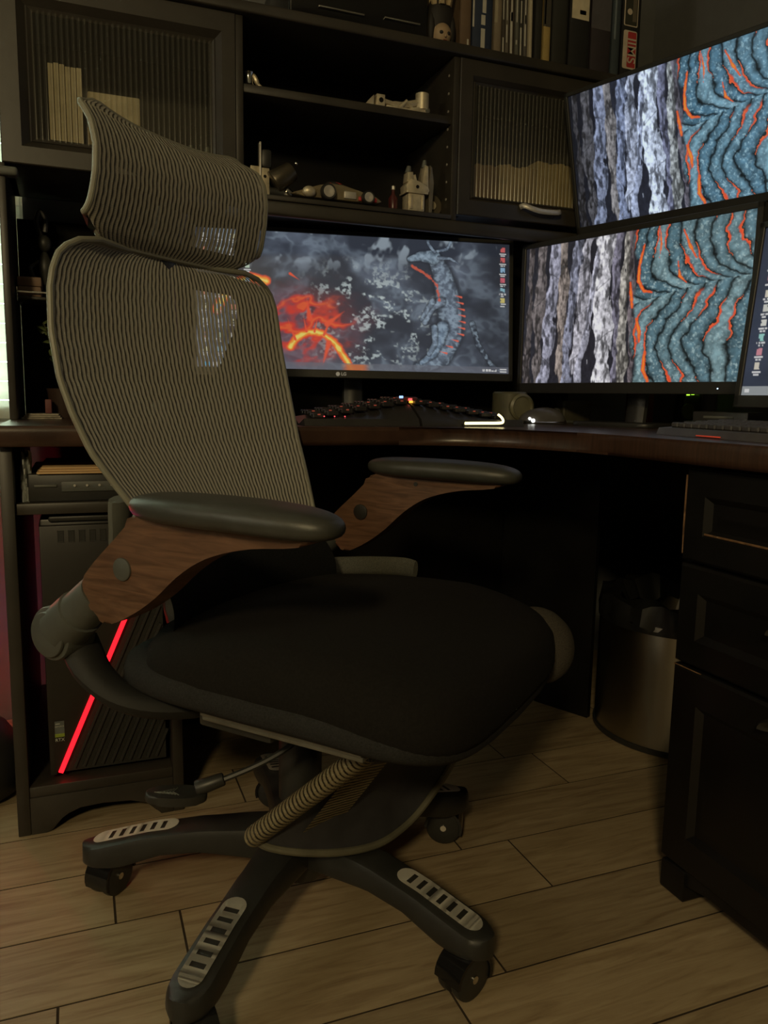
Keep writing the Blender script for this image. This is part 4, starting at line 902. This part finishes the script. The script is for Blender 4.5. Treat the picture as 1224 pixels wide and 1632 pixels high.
# lever
t_ = B().tube(smooth_path([(.08, .06, .372), (.10, .075, .352), (.118, .068, .330), (.15, .045, .312), (.185, .012, .296), (.205, -.010, .288)], 5), .0045, 8).done('lever_rod', PLA, CH)
B().cyl((.19, .006, .294), (.215, -.022, .283), .009, .011, 14, .002).done('lever_grip', PLA, CH)
Tm = Matrix.Translation((.232, -.040, .276)) @ Matrix.Rotation(R(-47), 4, 'Z') @ Matrix.Rotation(R(-6), 4, 'Y')
b = B(); b.prism([(.042*math.cos(a)*(1 if math.cos(a) > 0 else .95), .020*math.copysign(abs(math.sin(a))**.8, math.sin(a))) for a in [2*math.pi*i/28 for i in range(28)]], -.006, .006, 'z', .003, 3); bmesh.ops.transform(b.bm, matrix=Tm, verts=b.bm.verts); pdl = b.done('lever_paddle', PLA, CH)
b = B()
for i in range(7): b.tube([(.012+.004*i-.012, -.010+.002*i, .0062), (.018+.004*i-.012, .002, .0066), (.010+.004*i-.012, .010-.001*i, .0062)], .0007, 5)
bmesh.ops.transform(b.bm, matrix=Tm, verts=b.bm.verts); b.done('paddle_icon', PLG2, pdl)
# footrest folded under the seat
arcp = smooth_path([(.160, .032, .200), (.150, .050, .186), (.115, .085, .170), (.06, .118, .152), (0, .142, .140), (-.06, .152, .138), (-.105, .165, .155), (-.140, .190, .205), (-.150, .215, .260)], 5)
topp = smooth_path([(.148, .172, .330), (.140, .175, .333), (.11, .18, .338), (.06, .185, .342), (0, .19, .344), (-.06, .20, .345), (-.105, .21, .345), (-.140, .222, .342), (-.150, .232, .335)], 5)
nA = len(arcp)-1
def foot(u, v):
    k = u*nA; i = min(int(k), nA-1); f = k-i; a = arcp[i].lerp(arcp[i+1], f); c_ = topp[i].lerp(topp[i+1], f)
    return a.lerp(c_, v) + Vector((0, -.030*math.sin(math.pi*v), -.012*math.sin(math.pi*v)))
b = B(); b.grid(foot, 40, 12); bmesh.ops.solidify(b.bm, geom=b.bm.faces[:], thickness=.004); FT = b.done('footrest', mat('footrest_plastic', (.085, .084, .092), .5), CH)
B().tube(arcp, .0058, 10).done('footrest_rim', mat('olive_rim', (.12, .112, .075), .6), FT)
def roll_mesh(name, A, Bv, r, parent):
    A, Bv = Vector(A), Vector(Bv); d = (Bv-A).normalized(); a = Vector((1, 0, 0)) - d*d.x; a.normalize(); c_ = d.cross(a); L = (Bv-A).length
    return uv_grid(name, lambda u, v: A + (Bv-A)*v + (a*math.cos(2*math.pi*u)*r*1.55 + c_*math.sin(2*math.pi*u)*r), lambda u, v, p: (v*L, u*.09), 24, 24, MESHF, parent)
roll_mesh('footrest_roll', (.158, .034, .203), (.140, .205, .362), .0150, FT)
uv_grid('footrest_mesh', lambda u, v: Vector((.118-.07*u*(1-.2*v), .082+.02*u+.085*v, .196-.010*u+.120*v)) + Vector((0, .004, .006)), lambda u, v, p: (v*.15, u*.07), 10, 14, MESHF, FT)

# ------------------------------------------------------------------ computer tower and things in the base cabinet
t = thing('computer_tower', 'black computer tower with a diagonal red light strip in the base cabinet', 'computer', (0, 0, 0))
PCB = mat('tower_black', (.013, .011, .008), .4, var=.1); TY = 1.505
b = B(); b.box((-.070, TY+.02, .100), (.140, 1.96, .585), .004); b.done('chassis', PCB, t)
B().box((-.0715, TY+.03, .13), (-.0700, 1.94, .575), .0005).done('side_glass', mat('tinted_glass', (.008, .008, .008), .06), t)
for x_ in (-.05, .12):
    for y_ in (1.56, 1.92): B().box((x_-.015, y_-.02, .0925), (x_+.015, y_+.02, .101), .002).done('foot', PLA, t)
A0, A1 = Vector((-.052, TY, .108)), Vector((.090, TY, .440))
# left front fascia up to the diagonal
B().prism([(-.070, .104), (-.058, .104), (.086, .446), (.14, .50), (.14, .575), (-.070, .575)], TY, TY+.020, 'y', .002).done('fascia', PCB, t)
vn = B(); vn.prism([(-.046, .104), (.14, .104), (.14, .495), (.098, .446)], TY+.010, TY+.020, 'y'); vn.done('vent_panel', PLA, t, smooth=0)
dirv = (A1-A0).normalized()
for k in range(11):
    ox = .018+.0165*k; P0_ = Vector((-.046+ox, TY+.006, .112)); hi_ = min(.145-(P0_.x), .14)/dirv.x; L_ = min(hi_*.92, (.44-.112)/dirv.z)
    if L_ < .02: continue
    B().tube([P0_, P0_+dirv*L_], .0035, 4).done('vent_slat', PLA, t, smooth=0)
nrm = Vector((-dirv.z, 0, dirv.x))
def strip(a, b_, hw_, y0, y1): return [Vector((p.x, y, p.z)) + nrm*s for p in (a, b_) for s in (-hw_, hw_) for y in (y0, y1)]
q = [A0-nrm*.0042, A1-nrm*.0042, A1+nrm*.0042, A0+nrm*.0042]
B().prism([(v.x, v.z) for v in q], TY-.003, TY+.012, 'y', .0008).done('light_strip', RED_LED, t, smooth=0)
lab = B(); lab.box((-.0590, TY-.0008, .1845), (-.0425, TY+.0005, .2085)); lab = lab.done('sticker', mat('sticker_grey', (.10, .11, .10), .5), t, smooth=0)
B().box((-.0590, TY-.0012, .1780), (-.0425, TY+.0002, .1845)).done('sticker_band', mat('sticker_green', (.22, .28, .03), .5), lab, smooth=0)
SW = mat('sticker_print', (.42, .42, .36), .6)
text('RTX', 'sticker_lettering', .0085, SW, lab, frontM(-.0508, TY-.0013, .1725)); text('GEFORCE', 'sticker_lettering', .0036, SW, lab, frontM(-.0508, TY-.0013, .1985))
B().box((-.0575, TY-.0012, .203), (-.050, TY, .2045)).done('sticker_print', SW, lab, smooth=0)
b = B(); b.box((-.055, TY+.012, .580), (.13, 1.93, .592), .004); b.done('top_cap', PLA, t)
for i in range(9): B().box((-.040+.018*i, TY+.002, .545), (-.030+.018*i, TY-.001, .566), .0006, M=None).done('top_vent', PLA, t, smooth=0)
t = thing('media_player', 'flat black disc player with a row of buttons on the cabinet shelf', 'disc player', (0, 0, 0))
SH = .6175
b = B(); b.box((-.085, 1.515, SH), (.140, 1.80, SH+.050), .003); b.done('case', PLA, t)
B().box((-.075, 1.512, SH+.027), (-.038, 1.516, SH+.031), .0005).done('disc_slot', PLG2, t); B().box((-.03, 1.512, SH+.018), (.135, 1.516, SH+.036), .0008).done('display', PLG, t)
for i in range(6): B().cyl((-.008+.021*i, 1.5125, SH+.029), (-.008+.021*i, 1.509, SH+.029), .0022, n=12).done('button', SIL, t)
t = thing('folder_stack', 'stack of manila folders on top of the disc player', 'folder', (0, 0, 0))
for i in range(3): B().box((-.070+.004*i, 1.508+.004*i, SH+.0505+.004*i), (.13-.003*i, 1.74, SH+.0540+.004*i), .001).done('folder', KRAFT, t)
t = thing('plastic_bag', 'crumpled pale grey plastic bag beside the manila folders', 'bag', (-.088, 1.53, SH))
def bagf(u, v):
    a = 2*math.pi*u; r = .011*(1-.3*v) + .003*math.sin(5*a+7*v); return Vector((r*math.cos(a)*.9, r*math.sin(a)*2.4+.02, .085*v + .006*math.sin(3*a+9*v)*v))
b = B(); b.grid(bagf, 30, 12); b.done('film', mat('grey_film', (.32, .34, .32), .25), t); B().box((-.006, 0, 0), (.006, .04, .02), .003).done('contents', PLG2, t)
# ------------------------------------------------------------------ nook beside the window
t = thing('wall_shelf', 'small black wire shelf with a silver rail in the nook beside the window', 'shelf', (0, 0, 0))
B().box((-.112, 1.90, 1.010), (-.045, 2.050, 1.016), .001).done('board', BLK, t); B().tube([(-.110, 1.897, 1.025), (-.045, 1.897, 1.025)], .0022, 8).done('rail', CHR, t); B().box((-.050, 1.895, 1.005), (-.046, 1.899, 1.035), .001).done('post', CHR, t); B().box((-.1115, 1.895, 1.005), (-.108, 1.899, 1.035), .001).done('post', CHR, t)
t = thing('wooden_box', 'small brown wooden box on the wire shelf', 'box', (0, 0, 0))
WB = mat('brown_box', (.22, .14, .09), .6)
B().box((-.108, 1.905, 1.0165), (-.062, 1.98, 1.038), .002).done('body', WB, t); B().box((-.109, 1.904, 1.0385), (-.061, 1.981, 1.058), .002).done('lid', WB, t)
t = thing('figurine', 'dark carved figurine on a stem hanging above the wooden box', 'figurine', (-.066, 1.98, 1.0165))
DK = mat('dark_resin', (.035, .036, .030), .45)
B().lathe([(.014, 0), (.014, .006), (.006, .014), (.008, .04), (.016, .062), (.017, .080), (.009, .098), (.004, .11)], (.012, 0, 0), 20).done('body', DK, t); B().ball((.012, -.002, .125), (.015, .014, .019), 10).done('head', DK, t)
B().tube(smooth_path([(.006, 0, .14), (-.002, 0, .17), (.006, 0, .195), (.016, 0, .175), (.014, 0, .15)], 5), .006, 8).done('crest', DK, t); B().tube(smooth_path([(.0, -.004, .085), (-.018, -.006, .07), (-.012, -.008, .05)], 4), .005, 8).done('wing', DK, t); B().tube(smooth_path([(.022, -.004, .085), (.036, -.006, .07), (.034, -.008, .05)], 4), .005, 8).done('wing', DK, t)
t = thing('potted_plant', 'small trailing green plant in a dark pot behind the chair back', 'plant', (-.028, 1.93, TZ))
B().lathe([(.024, 0), (.026, .004), (.032, .06), (.034, .066), (.030, .066), (.028, .058)], (0, 0, 0)).done('pot', mat('dark_pot', (.05, .03, .022), .5), t)
LEAF = mat('leaf', (.10, .13, .045), .5, var=.4); rnd = random.Random(3)
st = B(); tips = []
for k in range(5):
    a = k*1.3+.4; p_ = smooth_path([(0, 0, .055), (.012*math.cos(a), .012*math.sin(a), .11), (.026*math.cos(a), .022*math.sin(a), .16+.012*k), (.034*math.cos(a), .026*math.sin(a), .185+.012*k)], 4); st.tube(p_, .0012, 5); tips += p_[4:]
st.done('stem', mat('stem', (.06, .06, .03), .6), t)
lf = None
for i, p_ in enumerate(tips):
    if lf is None:
        b = B(); b.grid(lambda u, v: Vector(((u-.5)*.014*math.sin(math.pi*min(.98, max(.03, v)))**.7*1.6, .024*v, .004*math.sin(math.pi*v)-.003*(2*u-1)**2)), 4, 6); lf = b.done('leaf', LEAF, t, fix=False); o = lf
    else: o = lf.copy(); col.objects.link(o); o.parent = t
    o.location = p_; o.rotation_euler = (rnd.uniform(-.9, .7), rnd.uniform(-.5, .5), rnd.uniform(0, 6.28))
o = B().box((-.063, 1.86, TZ+.012), (-.050, 1.895, TZ+.042), .0015).done('red_box', mat('dull_red', (.16, .05, .045), .6)); tag(o, 'small upright dull red box lying on papers in the nook', 'box')
t = thing('paper_pile', 'low pile of crumpled pale papers on the worktop in the nook', 'paper', (0, 0, 0))
for i in range(3): B().box((-.110+.005*i, 1.835+.004*i, TZ+.0002+.004*i), (-.030-.003*i, 1.92, TZ+.0036+.004*i), .001).done('sheet', mat('worn_paper', (.30, .27, .21), .8, var=.5, scale=60), t)

# ------------------------------------------------------------------ things on the worktop
t = thing('split_keyboard', 'black split ergonomic keyboard with palm rest in front of the ultrawide monitor', 'keyboard', (.665, 1.58, TZ+.0003))
KB = mat('keyboard_black', (.030, .028, .027), .35, var=.1); KEY = mat('key_black', (.022, .020, .020), .4); KEYR = mat('key_legend', (.35, .06, .05), .5, emis=(.9, .18, .10), est=.12)
def tent(x_): return .052 - .16*abs(x_)
for s in (-1, 1):
    rings = []
    for k in range(9):
        x_ = s*(.003 + .245*k/8); zt = tent(x_); rings.append([(x_, -.085+.02*abs(x_), .0), (x_, .085-.10*abs(x_), .0), (x_, .085-.10*abs(x_), zt), (x_, .02-.06*abs(x_), zt+.003), (x_, -.030-.02*abs(x_), zt-.010), (x_, -.078+.02*abs(x_), .014)])
    B().loft(rings).done('shell', KB, t, smooth=40)
    kb = B(); lg = B()
    for r_ in range(5):
        for c_ in range(7):
            x_ = s*(.022 + .031*c_); y_ = -.020 + .021*r_ - .07*abs(x_); z_ = tent(x_) + (.001 if r_ > 1 else -.005+.003*r_)
            kb.box((x_-.0125, y_-.0085, z_), (x_+.0125, y_+.0085, z_+.010), .002, seg=1)
            if (r_*3+c_) % 2 == 0: lg.box((x_-.003, y_-.0088, z_+.0065), (x_+.003, y_-.0082, z_+.009))
    k_ = kb.done('keys', KEY, t, smooth=0); k_['kind'] = 'stuff'; g_ = lg.done('key_legends', KEYR, t, smooth=0); g_['kind'] = 'stuff'
B().box((-.022, -.012, .050), (.022, .012, .060), .003).done('control_pod', mat('pod_red', (.12, .03, .02), .4), t)
for x_, z_, c_, n_ in ((-.017, .060, (.3, .5, 1), 'blue'), (.004, .055, (1, .1, .1), 'red'), (.006, .050, (1, .45, .05), 'amber')): B().box((x_-.004, -.016, z_-.003), (x_+.004, -.011, z_+.002), .0008).done('indicator_light', emit(n_+'_indicator', c_, 1.6), t)
for i in range(3): B().ball((-.20+.022*i, -.052, .018), .0015, 6).done('indicator_light', emit('red_dot', (1, .1, .12), 1.0), t)
t = thing('led_bar', 'glowing warm white light bar at the front corner of the keyboard', 'light', (0, 0, 0))
P = smooth_path([(.762, 1.487, TZ+.007), (.80, 1.487, TZ+.0075), (.845, 1.488, TZ+.008), (.856, 1.492, TZ+.011), (.857, 1.500, TZ+.019), (.852, 1.508, TZ+.026)], 5)
B().tube(P, [.0030]*13+[.0026]*13, 8).done('light_tube', LEDW, t); B().box((.760, 1.4905, TZ+.0003), (.858, 1.503, TZ+.006), .002).done('holder', PLA, t)
def mouse(label, x_, y_, rz, mt):
    t = thing('mouse', label, 'mouse', (x_, y_, TZ+.0003), rz)
    b = B(); rings = []
    for k in range(11):
        v = k/10; yy = -.062+.124*v; wd = .034*math.sqrt(max(.02, 1-(2*v-1)**4))*(.92+.1*v); ht = .040*(.25+.75*math.sin(math.pi*min(1, .18+.72*v)))*(math.sqrt(max(.03, 1-(2*v-1)**6)))
        rings.append([(wd*math.cos(a), yy, .001+ht*max(0, math.sin(a))**.7 if math.sin(a) >= 0 else .001) for a in [2*math.pi*i/20 for i in range(20)]])
    b.loft(rings); b.done('body', mt, t, smooth=60)
    B().cyl((-.005, -.035, .030), (.005, -.035, .030), .010, n=16).done('scroll_wheel', CHR, t); return t
m_ = mouse('dark gaming mouse with shiny trim beside the light bar', 1.085, 1.70, R(70), mat('mouse_grey', (.09, .085, .085), .25))
B().tube(smooth_path([(.033, -.05, .012), (.036, -.02, .020), (.035, .01, .026), (.030, .035, .022)], 4), .0022, 8).done('trim', CHR, m_); B().tube(smooth_path([(-.028, -.055, .006), (-.034, -.02, .004), (-.034, .03, .004)], 4), .0015, 6).done('trim', CHR, m_)
t = thing('clip_light', 'tiny bright white clip light on the worktop in front of the mouse', 'light', (1.040, 1.685, TZ+.0003))
B().box((-.012, -.008, 0), (.012, .008, .008), .002).done('case', PLA, t)
for x_, z_, r_ in ((-.004, .013, .0035), (.006, .008, .0050)): B().ball((x_, -.008, z_), r_, 8).done('lamp', LEDW2, t)
t = thing('desk_speaker', 'olive cylindrical speaker with ringed front under the ultrawide monitor', 'speaker', (1.035, 1.775, TZ+.0003))
OG = mat('olive_plastic', (.085, .080, .045), .45)
B().lathe([(.040, 0), (.044, .004), (.044, .074), (.040, .078), (.005, .078)], (0, 0, 0)).done('body', OG, t); B().lathe([(.024, -.046), (.028, -.050), (.034, -.046), (.034, -.035), (.024, -.035)], (.01, 0, .040), 28, 'y').done('front_ring', mat('olive_ring', (.14, .13, .075), .4), t)
t = thing('wall_adapter_block', 'grey adapter block standing behind the mouse on the worktop', 'adapter', (1.24, 1.80, TZ+.0003))
B().box((-.045, -.03, 0), (.045, .03, .060), .006, seg=3).done('case', mat('drab_plastic', (.055, .05, .032), .5), t); B().box((-.05, -.034, .0), (.05, -.028, .006), .001).done('tray', PLG, t)
t = thing('red_storage_box', 'upright dark red box standing behind the bark picture monitor', 'box', (1.44, 1.77, TZ+.0003))
RB = mat('brick_red', (.16, .035, .025), .5)
B().box((-.032, -.02, 0), (.032, .02, .12), .002).done('body', RB, t); B().box((-.0325, -.0205, .085), (.0325, .0205, .121), .002).done('lid', RB, t)
t = thing('green_dock', 'black headset dock with glowing green lights behind the monitors', 'dock', (1.585, 1.745, TZ+.0003))
b = B(); b.prism([(-.035, 0), (.035, 0), (.032, .065), (.020, .085), (-.025, .082), (-.032, .06)], -.02, .02, 'y', .004); b.done('body', PLA, t)
GLED = emit('green_led', (.45, 1, .05), 1.8)
for i in range(4): B().box((-.026+.016*i, -.0225, .078+.002*i), (-.016+.016*i, -.019, .083+.002*i), .001).done('light', GLED, t)
B().lathe([(.018, -.026), (.021, -.026), (.021, -.020), (.018, -.020)], (-.02, 0, .035), 24, 'y').done('ring', mat('green_tint', (.12, .16, .05), .4), t)
t = thing('flat_keyboard', 'thin dark grey keyboard with red under-glow at the right of the worktop', 'keyboard', (1.025, .925, TZ+.0003), R(-97))
b = B(); b.prism([(-.075, 0), (.075, 0), (.075, .022), (-.070, .012)], -.22, .22, 'x', .002); b.done('base', mat('graphite', (.075, .072, .078), .4), t)
kb = B()
for r_ in range(5):
    for c_ in range(20):
        x_ = -.205+.0205*c_; y_ = -.055+.024*r_; z_ = .0125+.0016*r_+.0005; kb.box((x_, y_, z_), (x_+.018, y_+.020, z_+.009), .002, seg=1)
k_ = kb.done('keys', mat('graphite_key', (.06, .058, .062), .45), t, smooth=0); k_['kind'] = 'stuff'
B().box((-.10, -.0785, .002), (-.04, -.0755, .004), .0005).done('under_glow', emit('dim_red', (1, .1, .05), .10), t)
t = thing('hub_box', 'low black box with a grey printed strip beneath the bark picture monitor', 'box', (1.275, 1.285, TZ+.0003), R(-72))
B().box((-.06, -.035, 0), (.06, .035, .040), .003).done('case', PLA, t); B().box((-.035, -.0362, .026), (.03, -.0348, .031), .0003).done('printed_strip', PLG2, t)

# ------------------------------------------------------------------ waste bin, bag, rgb lamp
t = thing('waste_bin', 'half-round stainless steel waste bin with black liner under the worktop', 'waste bin', (1.385, 1.49, 0))
STEEL = mat('brushed_steel', (.50, .47, .40), .30, metal=1, var=.08, scale=8, stretch=(1, 1, .2), bump=.03, bscale=60)
_p = STEEL.node_tree.nodes['Principled BSDF']; _p.inputs['Anisotropic'].default_value = .85; _p.inputs['Anisotropic Rotation'].default_value = .25
_tg = STEEL.node_tree.nodes.new('ShaderNodeTangent'); _tg.direction_type = 'RADIAL'; _tg.axis = 'Z'; STEEL.node_tree.links.new(_tg.outputs[0], _p.inputs['Tangent'])
def dring(r, z, back=.10, n=40):
    P = [Vector((r*math.cos(a), r*math.sin(a), z)) for a in [R(65)+R(230)*i/(n-1) for i in range(n)]]
    return P
B().loft([dring(.201, 0), dring(.203, .002), dring(.203, .012), dring(.200, .014)]).done('base_rim', PLA, t)
B().loft([dring(.199, .010), dring(.199, .304), dring(.196, .306), dring(.190, .30)], caps=False).done('steel_body', STEEL, t)
def lin(r, z, k): return [p + Vector((.006*math.cos(i*1.7+k), .006*math.sin(i*2.3+k), .008*math.sin(i*.9+k*2))) for i, p in enumerate(dring(r, z))]
B().loft([dring(.2025, .285), lin(.203, .305, 1), lin(.197, .345, 2), lin(.17, .352, 3), lin(.14, .30, 1)], caps=False).done('liner', mat('bin_liner', (.010, .010, .009), .35), t)
PB = B()
for i, (x_, y_) in enumerate(((-.10, -.08), (-.06, -.10), (-.02, -.12), (.01, -.10))): PB.tube(smooth_path([(x_, y_, .31), (x_+.012, y_-.004, .36), (x_+.03, y_-.006, .376+.004*i)], 3), .004, 5)
o = PB.done('crumpled_paper', PAPER, t)
t = thing('floor_bag', 'round black bag on the floor beside the open cabinet', 'bag', (-.26, 1.70, 0))
B().loft([se_ring(0, 0, .13*p, .11*p, z, 32, 2.4) for p, z in ((.8, .0), (.97, .015), (1, .06), (.96, .10), (.8, .135), (.5, .155), (.1, .16))]).done('body', PLA, t, smooth=70); B().tube(smooth_path([(-.05, 0, .15), (-.03, 0, .20), (.03, 0, .20), (.05, 0, .15)], 5), .008, 8).done('handle', PLA, t)
t = thing('rgb_light_tower', 'upright red and violet light tower standing against the wall by the cabinet', 'lamp', (-.31, 1.985, 0))
B().cyl((0, 0, 0), (0, 0, .02), .05, n=24, bev=.003).done('base', PLA, t); B().cyl((0, .012, .02), (0, .012, .60), .010, n=16).done('spine', PLA, t)
for z0, z1, c_, n_ in ((.06, .24, (1, .03, .04), 'red_tube'), (.26, .34, (.35, .10, 1), 'violet_tube'), (.36, .58, (1, .03, .03), 'red_tube')): B().cyl((0, 0, z0), (0, 0, z1), .011, n=16).done('light_tube', emit(n_, c_, 12 if 'violet' in n_ else 26), t)
